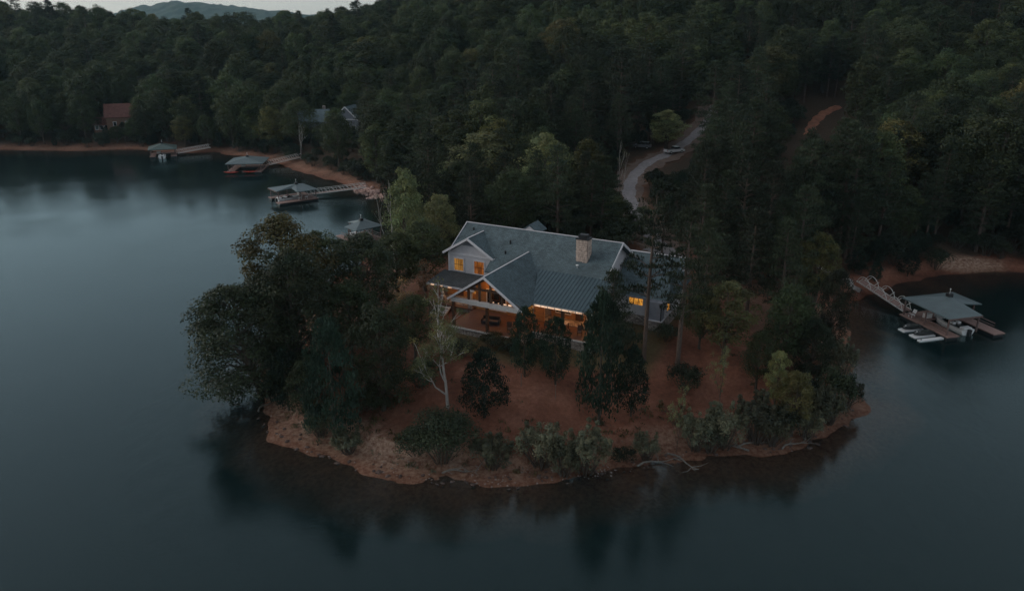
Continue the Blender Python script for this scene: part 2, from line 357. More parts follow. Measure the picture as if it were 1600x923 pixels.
# wet clay at the waterline, silty lake bed darkened with depth, standing in for light lost in water
gp = N(t, 'ShaderNodeNewGeometry'); sx = N(t, 'ShaderNodeSeparateXYZ'); t.links.new(gp.outputs['Position'], sx.inputs[0])
wet = N(t, 'ShaderNodeMapRange'); wet.inputs['From Min'].default_value = .02; wet.inputs['From Max'].default_value = .38; t.links.new(sx.outputs[2], wet.inputs[0])
c = mixc(t, wet.outputs[0], mixc(t, 1, c, (.66, .58, .54), 'MULTIPLY'), c)
bed_depth_shade = N(t, 'ShaderNodeMapRange'); bed_depth_shade.inputs['From Min'].default_value = -1.5; bed_depth_shade.inputs['From Max'].default_value = -.05; t.links.new(sx.outputs[2], bed_depth_shade.inputs[0])
c = mixc(t, bed_depth_shade.outputs[0], (.012, .008, .006), c)
t.links.new(c, b.inputs['Base Color']); b.inputs['Roughness'].default_value = .95; b.inputs['Specular IOR Level'].default_value = .15
bump(t, b, n2.outputs[0], .5, .12)
gme.materials.append(M['ground'])
ground = bpy.data.objects.new('ground', gme); COL.objects.link(ground); tag(ground, 'red clay and pine straw ground of the peninsula and hills', kind='structure')

# ------------------------------------------------------------------ water
m, t, b, o = newmat('water'); t.nodes.remove(b)
gl = N(t, 'ShaderNodeBsdfGlossy'); gl.inputs[0].default_value = (.80, 1.0, 1.03, 1); gl.inputs['Roughness'].default_value = .11
tp = N(t, 'ShaderNodeBsdfTransparent'); tp.inputs[0].default_value = (.97, .88, .76, 1)
di = N(t, 'ShaderNodeBsdfDiffuse'); di.inputs[0].default_value = (.008, .064, .070, 1)
body = N(t, 'ShaderNodeMixShader'); body.inputs[0].default_value = .16; t.links.new(tp.outputs[0], body.inputs[1]); t.links.new(di.outputs[0], body.inputs[2])
fr = N(t, 'ShaderNodeFresnel'); fr.inputs[0].default_value = 1.41
mx = N(t, 'ShaderNodeMixShader'); t.links.new(fr.outputs[0], mx.inputs[0]); t.links.new(body.outputs[0], mx.inputs[1]); t.links.new(gl.outputs[0], mx.inputs[2])
nA = noise(t, 1.5, 4, .6, dim=(1, 1.7, 1)); nB = noise(t, .06, 3, .6)
mm = N(t, 'ShaderNodeMath', operation='MULTIPLY'); t.links.new(nA.outputs[0], mm.inputs[0]); t.links.new(ramp(t, nB.outputs[0], [(.35, (.15,.15,.15)), (.65, (1,1,1))]), mm.inputs[1])
bp = N(t, 'ShaderNodeBump'); bp.inputs['Strength'].default_value = .55; bp.inputs['Distance'].default_value = .05; t.links.new(mm.outputs[0], bp.inputs['Height'])
t.links.new(bp.outputs[0], gl.inputs['Normal']); t.links.new(bp.outputs[0], fr.inputs['Normal'])
t.links.new(mx.outputs[0], o.inputs[0])
wm = MB().add([(-4200,-600,0),(4200,-600,0),(4200,600,0),(-4200,600,0)], [(0,1,2,3)]).build('water', 'water')
tag(wm, 'calm dark teal lake', kind='structure')

# ------------------------------------------------------------------ gravel driveway
def ribbon(P, wid, lift, name, mat, parent=None, rows=5):
    T = np.gradient(P, axis=0); T /= np.linalg.norm(T, axis=1)[:, None]; Nn = np.stack([-T[:,1], T[:,0]], 1)
    offs = np.linspace(-1, 1, rows); V = []
    for i in range(len(P)):
        wl = wid*(1+.12*math.sin(i*.9)+.08*math.sin(i*2.3))
        for k in offs: V.append(P[i]+Nn[i]*k*wl/2)
    V = np.array(V); Z = height(V[:,0], V[:,1]).reshape(-1, rows); Z = np.maximum(Z, Z.mean(1)[:, None])+lift
    Z[:, 0] -= lift*1.6; Z[:, -1] -= lift*1.6
    ii = np.arange(len(V)).reshape(-1, rows); F = np.stack([ii[:-1,:-1], ii[:-1,1:], ii[1:,1:], ii[1:,:-1]], -1).reshape(-1, 4)
    me = np_mesh(name, np.column_stack([V, Z.ravel()]), F); me.materials.append(M[mat])
    ob = bpy.data.objects.new(name, me); COL.objects.link(ob); return ob
plain('gravel', (.30, .27, .27), .95, .22, 1.2, bmp=.3); plain('verge', (.17, .115, .09), .95, .3, .8, bmp=.4)
tag(ribbon(ROADP, 8.2, .10, 'verge', 'verge'), 'brown soil verge along the gravel driveway', kind='structure')
tag(ribbon(ROADP, 3.9, .26, 'driveway', 'gravel'), 'pale gravel driveway curving up from the house', kind='structure')
tag(ribbon(catmull([(24.6,124),(25.5,118),(24.5,112),(21.8,108.5)]), 6.5, .22, 'parking_court', 'gravel'), 'pale gravel court behind the right wing of the house', kind='structure')
tag(ribbon(catmull([(77.5,203),(79.5,207.5),(82.5,212.5),(87,218),(92,222)]), 3.0, .25, 'dirt_track', 'clay'), 'red clay track cut through the hillside wood', kind='structure')

# ------------------------------------------------------------------ distant hill
mx_, my_ = np.meshgrid(np.linspace(-1750, -450, 170), np.linspace(2700, 3500, 60))
prof = np.interp(mx_, [-1750,-1480,-1420,-1330,-1230,-1180,-1080,-960,-800,-620,-450], [0,58,68,84,96,96,84,70,58,40,0])
mz = prof*1.12*np.exp(-((my_-3050)/230)**2)+(vnoise(mx_/16, my_/16, 21)-.5)*11+(vnoise(mx_/60, my_/60, 22)-.5)*12-6
ii = np.arange(mx_.size).reshape(mx_.shape); F = np.stack([ii[:-1,:-1], ii[:-1,1:], ii[1:,1:], ii[1:,:-1]], -1).reshape(-1, 4)
me = np_mesh('distant_hill', np.stack([mx_.ravel(), my_.ravel(), mz.ravel()], 1), F); plain('far_wood', (.035, .055, .035), .95, .5, .03, bmp=.6); me.materials.append(M['far_wood'])
dh = bpy.data.objects.new('distant_hill', me); COL.objects.link(dh); tag(dh, 'long low wooded hill fading blue on the horizon', kind='structure')
HAZE_D = .00008
# ------------------------------------------------------------------ evening air
m, t, b, o = newmat('haze'); t.nodes.remove(b)
pv = N(t, 'ShaderNodeVolumePrincipled'); pv.inputs['Color'].default_value = (.50, .80, .95, 1); pv.inputs['Density'].default_value = HAZE_D; pv.inputs['Anisotropy'].default_value = .2
t.links.new(pv.outputs[0], o.inputs['Volume'])
hz = MB().box(-4400, 4400, -800, 4800, -7, 210).build('haze', 'haze'); tag(hz, 'thin evening haze over lake and hills', kind='stuff')
# ------------------------------------------------------------------ the lake house (local axes: X along the front, Y to the back, Z absolute)
house = empty('lake_house', (HO[0], HO[1], 0), HA, 'grey sided lake house with blue grey roof, lit gable porch and stone chimney', 'house')
def window(parent, x0, x1, z0, z1, y, lit, mull=2, horiz=1, face='front', fr=.13):
    """framed window in a wall facing -Y at plane y (or +X at plane y when face='side')"""
    def B(name, mat, par, a0, a1, d0, d1, c0, c1):
        return bx(name, mat, par, a0, a1, y-d1, y-d0, c0, c1) if face == 'front' else bx(name, mat, par, y+d0, y+d1, a0, a1, c0, c1)
    f = MB()
    for (a0, a1, c0, c1) in ((x0-fr, x0, z0-fr, z1+fr), (x1, x1+fr, z0-fr, z1+fr), (x0, x1, z1, z1+fr), (x0, x1, z0-fr, z0)):
        if face == 'front': f.box(a0, a1, y-.09, y+.02, c0, c1)
        else: f.box(y-.02, y+.09, a0, a1, c0, c1)
    wn = f.build('window', 'white_trim', parent)
    B('pane', lit, wn, x0, x1, .0, .03, z0, z1)
    for k in range(1, mull): xm = x0+(x1-x0)*k/mull; B('mullion', 'timber_dark', wn, xm-.035, xm+.035, .032, .06, z0, z1)
    for k in range(1, horiz+1): zm = z0+(z1-z0)*k/(horiz+1); B('mullion', 'timber_dark', wn, x0, x1, .034, .058, zm-.03, zm+.03)
    return wn
S1 = .6                                         # main roof pitch
zr = lambda Y: 15.3-S1*abs(15-Y)
# foundation and walls
bx('foundation', 'stone', house, -11.0, 11.0, 6.5, 22.0, 4.6, 6.5)
MB().box(-10.7, -4.8, 10.6, 21.8, 6.5, 11.0).box(-4.8, 10.9, 8.62, 21.8, 6.5, 11.0).build('wall', 'siding', house)
for x_ in (-10.69, 10.90):
    MB().slab([(x_, 8.8 if x_ > 0 else 10.8, 11.0), (x_, 21.8, 11.0), (x_, 15, 15.05)], .14, (-1 if x_ > 0 else 1, 0, 0)).build('gable_wall', 'siding', house)
# main roof: two planes, ridge cap, white rake and eave boards
RX0, RX1 = -11.3, 11.7
mr = MB().slab([(RX0, 10.6, zr(10.6)), (-4.6, 10.6, zr(10.6)), (-4.6, 8.0, zr(8.0)), (RX1, 8.0, zr(8.0)), (RX1, 15, 15.3), (RX0, 15, 15.3)], .22)
mr.slab([(RX0, 15, 15.3), (RX1, 15, 15.3), (RX1, 23.0, zr(23.0)), (RX0, 23.0, zr(23.0))], .22)
mroof = mr.build('roof', 'shingle', house)
MB().beam((RX0, 15, 15.33), (RX1, 15, 15.33), .2, .07).build('ridge_cap', 'siding', mroof)
for x_ in (RX0-.04, RX1+.04):
    MB().beam((x_, 8.0 if x_ > 0 else 10.2, zr(8.0 if x_ > 0 else 10.2)-.08), (x_, 15.05, 15.25), .08, .32).build('rake_board', 'white_trim', mroof)
    MB().beam((x_, 23.0, zr(23.0)-.08), (x_, 14.95, 15.25), .08, .32).build('rake_board', 'white_trim', mroof)
window(house, 16.6, 17.5, 10.6, 11.3, 10.92, 'window_dark', 1, 0, 'side', .09); window(house, 17.9, 18.8, 10.6, 11.3, 10.92, 'window_dark', 1, 0, 'side', .09)
for (px_, py_, h_) in ((-9.6, 13.9, .35), (-8.9, 12.9, .35), (-3.2, 12.6, .45), (-3.1, 11.0, .4), (5.8, 14.0, .3)):
    MB().lathe([(.11, 0), (.11, h_), (.15, h_), (.15, h_+.06), (.02, h_+.1)], (px_, py_, zr(py_)-.05), 8).build('vent_pipe', 'black', mroof)
# small gable on the back slope, its peak over the ridge
bg_ = MB().slab([(-3.3, 15.5, 14.95), (-1.9, 15.5, 15.95), (-1.9, 18.2, 15.95), (-3.3, 18.2, 14.95)], .14).slab([(-1.9, 15.5, 15.95), (-.5, 15.5, 14.95), (-.5, 18.2, 14.95), (-1.9, 18.2, 15.95)], .14).build('dormer_roof', 'shingle_cross', house)
MB().slab([(-3.1, 15.6, 14.8), (-.7, 15.6, 14.8), (-1.9, 15.6, 15.72)], 2.4, (0, 1, 0)).build('dormer_wall', 'siding', house)
# upper gable wing at the left
UX0, UX1, UXC = -12.0, -4.2, -8.1
ur = MB(); s2 = (14.65-12.3)/3.9
ur.slab([(UX0, 9.6, 12.3), (UXC, 9.6, 14.65), (UXC, 15.0, 14.65), (UX0, 15.0, 12.3)], .2).slab([(UXC, 9.6, 14.65), (UX1, 9.6, 12.3), (UX1, 13.0, 12.3), (UXC, 15.0, 14.65)], .2)
uroof = ur.build('wing_roof', 'shingle_cross', house)
for x_ in (UX0, UX1): MB().beam((x_, 9.56, 12.22), (UXC, 9.56, 14.57), .09, .30).build('rake_board', 'white_trim', uroof)
MB().beam((UXC, 9.6, 14.68), (UXC, 14.4, 14.68), .18, .06).build('ridge_cap', 'siding', uroof)
MB().beam((UX1+.03, 9.7, 12.2), (UX1+.03, 13.2, 12.2), .07, .22).build('gutter', 'white_trim', uroof)
MB().slab([(-11.5, 10.3, 6.6), (-4.7, 10.3, 6.6), (-4.7, 10.3, 12.2), (-11.5, 10.3, 12.2)], 3.5, (0, 1, 0)).build('wing_wall', 'siding', house)
MB().slab([(-11.5, 10.32, 12.2), (-4.7, 10.32, 12.2), (-8.1, 10.32, 14.3)], .2, (0, 1, 0)).build('gable_wall', 'siding', house)
MB().slab([(-9.35, 10.29, 13.42), (-6.85, 10.29, 13.42), (-8.1, 10.29, 14.22)], .06, (0, 1, 0)).build('gable_vent', 'siding_dark', house)
bx('trim_band', 'white_trim', house, -11.55, -4.65, 10.2, 10.30, 12.0, 12.22)
for x_ in (-11.55, -4.87): bx('corner_board', 'white_trim', house, x_, x_+.22, 10.21, 10.3, 9.3, 12.0)
window(house, -10.6, -9.15, 9.78, 11.45, 10.29, 'lit_amber', 2, 1); window(house, -7.45, -5.95, 9.72, 11.45, 10.29, 'lit_red', 2, 1)
# low skirt roof and side porch under the wing
MB().slab([(-12.3, 5.9, 9.05), (-4.9, 5.9, 9.05), (-4.9, 10.3, 9.55), (-12.3, 10.3, 9.55)], .22).build('skirt_roof', 'shingle_dark', house)
bx('eave_board', 'white_trim', house, -12.3, -4.9, 5.82, 5.9, 8.78, 9.02)
bx('porch_wall', 'wood_warm', house, -11.3, -4.9, 9.4, 9.6, 6.4, 9.2)
bx('door', 'timber_dark', house, -9.6, -8.7, 9.34, 9.4, 6.45, 8.5); bx('side_window', 'lit_room', house, -7.9, -6.2, 9.35, 9.4, 7.2, 8.6)
for x_ in (-10.0, -5.6):
    c_ = bx('column', 'beam_white', house, x_-.16, x_+.16, 6.05, 6.37, 6.4, 8.8); bx('plinth', 'stone', c_, x_-.32, x_+.32, 5.9, 6.53, 4.8, 7.4)
bx('side_deck', 'deck_wood', house, -11.5, -5.1, 5.8, 9.4, 6.2, 6.42)
for k in range(7):
    bx('step', 'beam_white', house, -10.6, -8.6, 5.8-.42*(k+1), 5.8-.42*k+.02, 6.22-.19*(k+1), 6.30-.19*(k+1))
for x_ in (-10.65, -8.55): MB().beam((x_, 5.8, 6.15), (x_, 2.86, 4.82), .08, .28).build('stringer', 'beam_white', house)
# gable porch
SG = .68; GZ_ = 13.4
gr = MB()
gr.slab([(-5.05, -.15, GZ_-SG*5.05), (0, -.15, GZ_), (0, 12.2, GZ_), (-5.05, 9.6, GZ_-SG*5.05)], .2)
gr.slab([(0, -.15, GZ_), (5.05, -.15, GZ_-SG*5.05), (5.05, 9.6, GZ_-SG*5.05), (0, 12.2, GZ_)], .2)
groof = gr.build('porch_roof', 'shingle_cross', house)
for s_ in (-1, 1):
    MB().beam((s_*5.1, -.2, GZ_-SG*5.1-.06), (0, -.2, GZ_-.06), .1, .26).build('rake_board', 'white_trim', groof)
    MB().slab([(s_*4.95, .3, GZ_-SG*4.95-.27), (0, .3, GZ_-.27), (0, 6.4, GZ_-.27), (s_*4.95, 6.4, GZ_-SG*4.95-.27)], .05, (0, 0, -1)).build('porch_ceiling', 'wood_ceiling', groof)
MB().beam((0, -.1, GZ_+.02), (0, 11.7, GZ_+.02), .16, .06).build('ridge_cap', 'siding', groof)
bx('tie_beam', 'beam_white', house, -4.75, 4.75, .0, .4, 9.55, 10.12)
for x_ in (-4.5, .25, 4.5): bx('post', 'timber_dark', house, x_-.17, x_+.17, .08, .38, 6.42, 9.55)
for x_ in (-2.3, -.75, .75, 2.3): bx('truss_post', 'timber_dark', house, x_-.13, x_+.13, .12, .34, 10.12, GZ_-SG*abs(x_)-.3)
bx('truss_rail', 'timber_dark', house, -2.2, 2.2, .14, .32, 11.5, 11.72)
for s_ in (-1, 1): MB().beam((s_*4.6, .22, 10.15), (0, .22, GZ_-.42), .2, .26).build('truss_rafter', 'timber_dark', house)
MB().slab([(-4.9, 6.3, 6.42), (4.9, 6.3, 6.42), (4.9, 6.3, GZ_-SG*4.9-.3), (0, 6.3, GZ_-.3), (-4.9, 6.3, GZ_-SG*4.9-.3)], .2, (0, 1, 0)).build('porch_wall', 'wood_warm', house)
window(house, -3.2, -.5, 6.8, 9.4, 6.28, 'window_dark', 3, 1, fr=.1); window(house, .9, 3.4, 7.3, 9.4, 6.28, 'lit_room', 3, 1, fr=.1)
window(house, -1.6, 1.6, 10.2, 11.6, 6.28, 'lit_room', 3, 0, fr=.1)
# lower porch with the standing seam roof
mt_top = lambda X: (X, 9.5, 12.0)
mm_ = MB().slab([(4.85, 3.1, 9.98), (12.6, 3.1, 9.98), (12.6, 9.5, 12.03), (2.5, 9.5, 12.03)], .12)
metal = mm_.build('metal_roof', 'metal_roof', house)
seam_sl = (12.03-9.98)/6.4
for k in range(21):
    x_ = 2.7+.48*k; y0_ = 3.1 if x_ > 4.85 else 3.1+(4.85-x_)*6.4/2.35
    MB().beam((x_, y0_, 9.98+(y0_-3.1)*seam_sl+.025), (x_, 9.5, 12.055), .04, .06).build('seam', 'metal_roof', metal)
bx('eave_board', 'beam_white', house, 4.9, 12.6, 3.0, 3.1, 9.66, 9.94)
MB().slab([(4.95, 3.12, 9.80), (12.5, 3.12, 9.80), (12.5, 8.55, 9.86), (4.95, 8.55, 9.86)], .05, (0, 0, -1)).build('porch_ceiling', 'wood_ceiling', house)
bx('porch_wall', 'wood_warm', house, 4.9, 12.2, 8.4, 8.6, 6.42, 9.8)
for x_ in (8.7, 12.3): bx('post', 'timber_dark', house, x_-.17, x_+.17, 3.3, 3.64, 6.42, 9.75)
window(house, 5.6, 7.6, 7.2, 9.2, 8.38, 'window_dark', 2, 0, fr=.1); window(house, 9.9, 11.2, 6.6, 9.2, 8.38, 'window_dark', 1, 1, fr=.1)
bx('door', 'timber_dark', house, 8.3, 9.3, 8.34, 8.4, 6.45, 8.7)
# deck, its white edge, stone skirt
dk = MB().box(-5.0, 5.0, -.05, 6.3, 6.24, 6.42).box(5.0, 12.6, 2.9, 8.4, 6.24, 6.415).build('deck', 'deck_wood', house)
bx('deck_edge', 'beam_white', dk, -5.06, 5.06, -.14, -.05, 6.20, 6.40); bx('deck_edge', 'beam_white', dk, 5.06, 12.65, 2.81, 2.9, 6.20, 6.40)
bx('stone_skirt', 'stone', house, -4.9, 4.9, .0, 6.4, 4.6, 6.22); bx('stone_skirt', 'stone', house, 4.9, 12.5, 3.0, 8.5, 4.6, 6.22)
# porch lamps: fixtures with their own light
def porch_lamp(x, y, z, watts, size=.12, col=(1, .47, .15), vis=True):
    f = MB().lathe([(size*.5, .1), (size, .0), (size*.8, -size)], (x, y, z), 10).build('lamp', 'timber_dark', house)
    if vis: MB().lathe([(.02, -.18), (.07, -.13), (.08, -.07), (.02, 0)], (x, y, z-size+.02), 10).build('bulb', 'bulb', f)
    ld = bpy.data.lights.new('porch_light', 'POINT'); ld.energy = watts; ld.color = col; ld.shadow_soft_size = .12
    lo = bpy.data.objects.new('porch_light', ld); COL.objects.link(lo); lo.parent = f; lo.location = (x, y, z-size-.35)
porch_lamp(-2.4, 5.2, 10.6, 50, vis=False); porch_lamp(2.6, 5.2, 10.4, 125); porch_lamp(6.6, 7.4, 9.7, 60); porch_lamp(10.4, 7.2, 9.7, 105)
porch_lamp(-9.0, 7.6, 9.0, 45, vis=False); porch_lamp(-6.6, 7.6, 9.0, 38, vis=False)
for x_, w_ in ((.9, .16), (1.6, .14), (2.15, .6), (3.0, .4)): bx('beam_strip', 'strip', house, x_, x_+w_, .42, .5, 10.14, 10.26)  # short glowing strips along the top of the tie beam
for x_ in np.arange(5.2, 12.4, .9): bx('eave_glow', 'strip', house, x_, x_+.78, 2.965, 3.0, 9.70, 9.86)  # emissive strips stand in for lamplight falling on the eave board
for x_ in (-11.6, -10.3, -8.9): bx('eave_glow', 'strip', house, x_, x_+.6, 5.79, 5.815, 8.80, 8.96)  # soffit lights of the side porch, as strips on its eave board
# stone chimney, built stone by stone round a core
ch = bx('chimney', 'chimney_core', house, 6.8, 8.3, 11.5, 12.7, 12.2, 16.05)
rng_c = random.Random(4); st = MB(); z_ = 12.3
while z_ < 16.0:
    hh = rng_c.uniform(.16, .30); hh = min(hh, 16.05-z_)
    for (a0, a1, fix, ax) in ((6.8, 8.3, 11.5, 0), (11.5, 12.7, 8.3, 1), (6.8, 8.3, 12.7, 2), (11.5, 12.7, 6.8, 3)):
        x_ = a0
        while x_ < a1-.05:
            w_ = min(rng_c.uniform(.25, .55), a1-x_); g = .02; o_ = rng_c.uniform(.03, .09)
            if ax == 0: st.box(x_+g, x_+w_-g, fix-o_, fix+.02, z_+g, z_+hh-g)
            elif ax == 2: st.box(x_+g, x_+w_-g, fix-.02, fix+o_, z_+g, z_+hh-g)
            elif ax == 1: st.box(fix-.02, fix+o_, x_+g, x_+w_-g, z_+g, z_+hh-g)
            else: st.box(fix-o_, fix+.02, x_+g, x_+w_-g, z_+g, z_+hh-g)
            x_ += w_
    z_ += hh
tag(st.build('stone_facing', 'stone_block', ch), kind='stuff')
bx('chimney_cap', 'black', ch, 6.68, 8.42, 11.38, 12.82, 16.05, 16.2); bx('spark_cover', 'black', ch, 7.0, 8.1, 11.7, 12.5, 16.2, 16.62)
dsh = MB().lathe([(.02, .0), (.05, .25), (.14, .3), (.2, .42), (.05, .5)], (7.4, 10.5, zr(10.5)), 10).build('roof_fitting', 'white_paint', mroof)  # small white vent-like fitting on the roof slope, unlit
# right wing and its bay
bx('wing_wall', 'siding', house, 10.9, 18.2, 13.3, 22.5, 6.7, 9.5); bx('foundation', 'stone', house, 10.95, 18.3, 13.2, 22.6, 4.6, 6.75)
wr = MB().slab([(11.2, 12.7, 9.35), (18.9, 12.7, 9.35), (17.0, 18.2, 12.6), (11.2, 18.2, 12.6)], .2).slab([(18.9, 12.7, 9.35), (18.9, 23.2, 9.35), (17.0, 18.2, 12.6)], .2).slab([(18.9, 23.2, 9.35), (11.2, 23.2, 9.35), (11.2, 18.2, 12.6), (17.0, 18.2, 12.6)], .2).build('wing_roof', 'shingle', house)
bx('gutter', 'siding_dark', wr, 11.3, 18.95, 12.58, 12.7, 9.18, 9.36)
window(house, 13.5, 15.3, 8.1, 9.0, 13.28, 'lit_yellow', 3, 0)
bx('bay_wall', 'siding_dark', house, 16.3, 18.1, 12.2, 13.35, 6.75, 9.2); bx('stone_skirt', 'stone', house, 16.2, 18.2, 12.05, 13.3, 4.6, 6.75); bx('sill', 'white_trim', house, 16.15, 18.25, 12.0, 13.3, 6.752, 6.85)
for x_ in (16.25, 18.05): MB().beam((x_, 12.12, 9.2), (x_, 12.12, 5.2), .1, .1).build('downspout', 'black', house)
bx('side_window', 'lit_yellow', house, 18.2, 18.24, 14.2, 15.0, 7.6, 8.8); MB().slab([(18.18, 13.3, 9.5), (18.18, 22.5, 9.5), (18.18, 18.2, 9.6)], .1, (-1, 0, 0)).build('wall_trim', 'white_trim', house)
# garage block behind, only its pale roof edge shows
MB().box(9.0, 16.0, 24.5, 31.0, 4.8, 8.6).slab([(9.2, 24.6, 8.6), (9.2, 30.9, 8.6), (9.2, 27.7, 10.4)], 6.6, (1, 0, 0)).build('garage_wall', 'siding', house)
gg = MB().slab([(8.4, 23.9, 8.45), (16.6, 23.9, 8.45), (16.6, 27.7, 10.6), (8.4, 27.7, 10.6)], .2).slab([(8.4, 27.7, 10.6), (16.6, 27.7, 10.6), (16.6, 31.5, 8.45), (8.4, 31.5, 8.45)], .2).build('garage_roof', 'shingle', house)
MB().beam((8.35, 23.9, 8.4), (8.35, 27.7, 10.55), .08, .3).build('rake_board', 'white_trim', gg); MB().beam((8.4, 27.7, 10.63), (16.6, 27.7, 10.63), .26, .08).build('ridge_cap', 'white_trim', gg)
# porch furniture
def to_world(x, y): c, s = math.cos(HA), math.sin(HA); return HO[0]+c*x-s*y, HO[1]+s*x+c*y
def chair(x, y, rz, label, mat='timber_dark'):
    wx, wy = to_world(x, y); e = empty('porch_chair', (wx, wy, 6.42), HA+rz, label, 'chair', 'chairs on the lit porch')
    bx('seat', mat, e, -.3, .3, -.3, .3, .38, .45); MB().slab([(-.3, .28, .45), (.3, .28, .45), (.3, .48, 1.15), (-.3, .48, 1.15)], .06).build('backrest', mat, e)
    for sx_ in (-.27, .27):
        for sy_ in (-.26, .26): bx('leg', mat, e, sx_-.03, sx_+.03, sy_-.03, sy_+.03, 0, .38)
        bx('armrest', mat, e, sx_-.05, sx_+.05, -.32, .3, .62, .66); bx('arm_post', mat, e, sx_-.03, sx_+.03, -.29, -.23, .45, .62)
    bx('cushion', 'cushion', e, -.25, .25, -.26, .24, .45, .53)
    return e
chair(2.7, 1.3, .5, 'dark wooden porch chair near the right corner of the gable porch'); chair(3.8, 1.9, -.4, 'dark wooden chair behind the corner chair on the gable porch')
chair(10.6, 4.3, .3, 'dark wooden chair under the metal roofed porch, right of its middle post'); chair(6.2, 4.6, -.3, 'dark wooden chair left of the middle post under the metal roof')
wx, wy = to_world(-.6, 2.6); so = empty('outdoor_sofa', (wx, wy, 6.42), HA+.2, 'long dark sofa with cushions on the gable porch', 'sofa')
bx('base', 'dark_fabric', so, -1.1, 1.1, -.4, .4, .08, .4, .03); bx('backrest', 'dark_fabric', so, -1.1, 1.1, .28, .45, .4, .9, .03)
for s_ in (-1, 1): bx('armrest', 'dark_fabric', so, s_*1.1-.1, s_*1.1+.1, -.4, .4, .08, .62, .03); bx('cushion', 'cushion', so, min(0, s_*1.0)+.02, max(0, s_*1.0)-.02, -.36, .26, .4, .52, .03)
for sx_ in (-1, 1):
    for sy_ in (-.33, .33): bx('leg', 'timber_dark', so, sx_-.04, sx_+.04, sy_-.04, sy_+.04, 0, .09)
wx, wy = to_world(8.0, 5.2); tb_ = empty('porch_table', (wx, wy, 6.42), HA, 'square dark table with a pale top under the metal roofed porch', 'table')
bx('table_top', 'beam_white', tb_, -.6, .6, -.6, .6, .84, .9)
for sx_ in (-.5, .5):
    for sy_ in (-.5, .5): bx('leg', 'timber_dark', tb_, sx_-.05, sx_+.05, sy_-.05, sy_+.05, 0, .84)
# ------------------------------------------------------------------ covered docks
def dock(loc, ang, W, Ln, notch, label, roofmat='dock_roof', z_eave=3.2, z_apex=4.3):
    """floating dock with a roof on posts; local x = short side, y = long side, origin at the front corner"""
    e = empty('covered_dock', (loc[0], loc[1], 0), ang, label, 'dock', 'covered docks on the lake')
    nx_, ny_ = (W*.62, Ln*.40) if notch else (W, 0)
    ax, ay = (W*.52, Ln*.60) if notch else (W*.5, Ln*.5)
    if notch:
        ring = [(-.4,-.4,z_eave), (nx_,-.4,z_eave), (nx_,ny_,z_eave+.38), (W+.4,ny_,z_eave), (W+.4,Ln+.4,z_eave), (-.4,Ln+.4,z_eave)]
        ap = [(ax, ay, z_apex)]
        V = ring+ap+[(x, y, z-.14) for x, y, z in ring]; k = len(ring)
        Fs = [(i, (i+1) % k, k) for i in range(k)]+[(i, i+k+1, (i+1) % k+k+1, (i+1) % k) for i in range(k)]+[tuple(range(2*k, k, -1))]
    else:
        ring = [(-.6,-.6,z_eave), (W+.6,-.6,z_eave), (W+.6,Ln+.6,z_eave), (-.6,Ln+.6,z_eave)]
        V = ring+[(W/2, Ln*.32, z_apex), (W/2, Ln*.68, z_apex)]+[(x, y, z-.14) for x, y, z in ring]
        Fs = [(0,1,4), (1,2,5,4), (2,3,5), (3,0,4,5)]+[(i, i+6, (i+1) % 4+6, (i+1) % 4) for i in range(4)]+[(9,8,7,6)]
    rf = MB().add(V, Fs).build('roof', roofmat, e)
    MB().box(ax-.35, ax+.35, ay-.35, ay+.35, z_apex-.25, z_apex+.35).build('cupola', 'black', rf)
    MB().tube([(ax, ay, z_apex+.3), (ax, ay, z_apex+1.0)], .04, 6).lathe([(.02, 0), (.12, .12), (.02, .24)], (ax, ay, z_apex+.9), 8).build('finial', 'galv', rf)
    MB().box(-.45, W+.45, -.45, -.40, z_eave-.26, z_eave-.02).build('fascia', 'dock_post', rf) if not notch else MB().box(-.45, nx_, -.46, -.40, z_eave-.26, z_eave-.02).build('fascia', 'dock_post', rf)
    # U of deck fingers round a slip
    fw = W*.2
    bx('deck', 'dock_deck', e, -.3, fw, -.6, Ln+.4, .42, .58); bx('deck', 'dock_deck', e, W-fw, W+.3, -1.4, Ln+.4, .421, .581); bx('deck', 'dock_deck', e, fw, W-fw, Ln*.68, Ln+.4, .422, .582)
    bx('float', 'black', e, -.2, fw-.1, -.4, Ln+.2, -.25, .42); bx('float', 'black', e, W-fw+.1, W+.2, -1.2, Ln+.2, -.25, .42); bx('float', 'black', e, fw, W-fw, Ln*.70, Ln+.2, -.24, .42)
    pts = [(.05, .05), (.05, Ln*.5), (.05, Ln-.1), (nx_-.15 if notch else W-.15, .05), (W-.1, Ln*.5), (W-.1, Ln-.1)]
    for x_, y_ in pts: bx('post', 'dock_post', e, x_-.09, x_+.09, y_-.09, y_+.09, .58, z_eave-.1)
    for x_ in (.02, W-.12):
        bx('side_rail', 'dock_post', e, x_, x_+.08, .2, Ln-.2, 1.42, 1.52); bx('side_rail', 'dock_post', e, x_, x_+.08, .2, Ln-.2, .98, 1.06)
    bx('storage_locker', 'beam_white', e, fw+.2, fw+1.4, Ln*.72, Ln*.72+.6, .58, 1.3, .02)
    return e
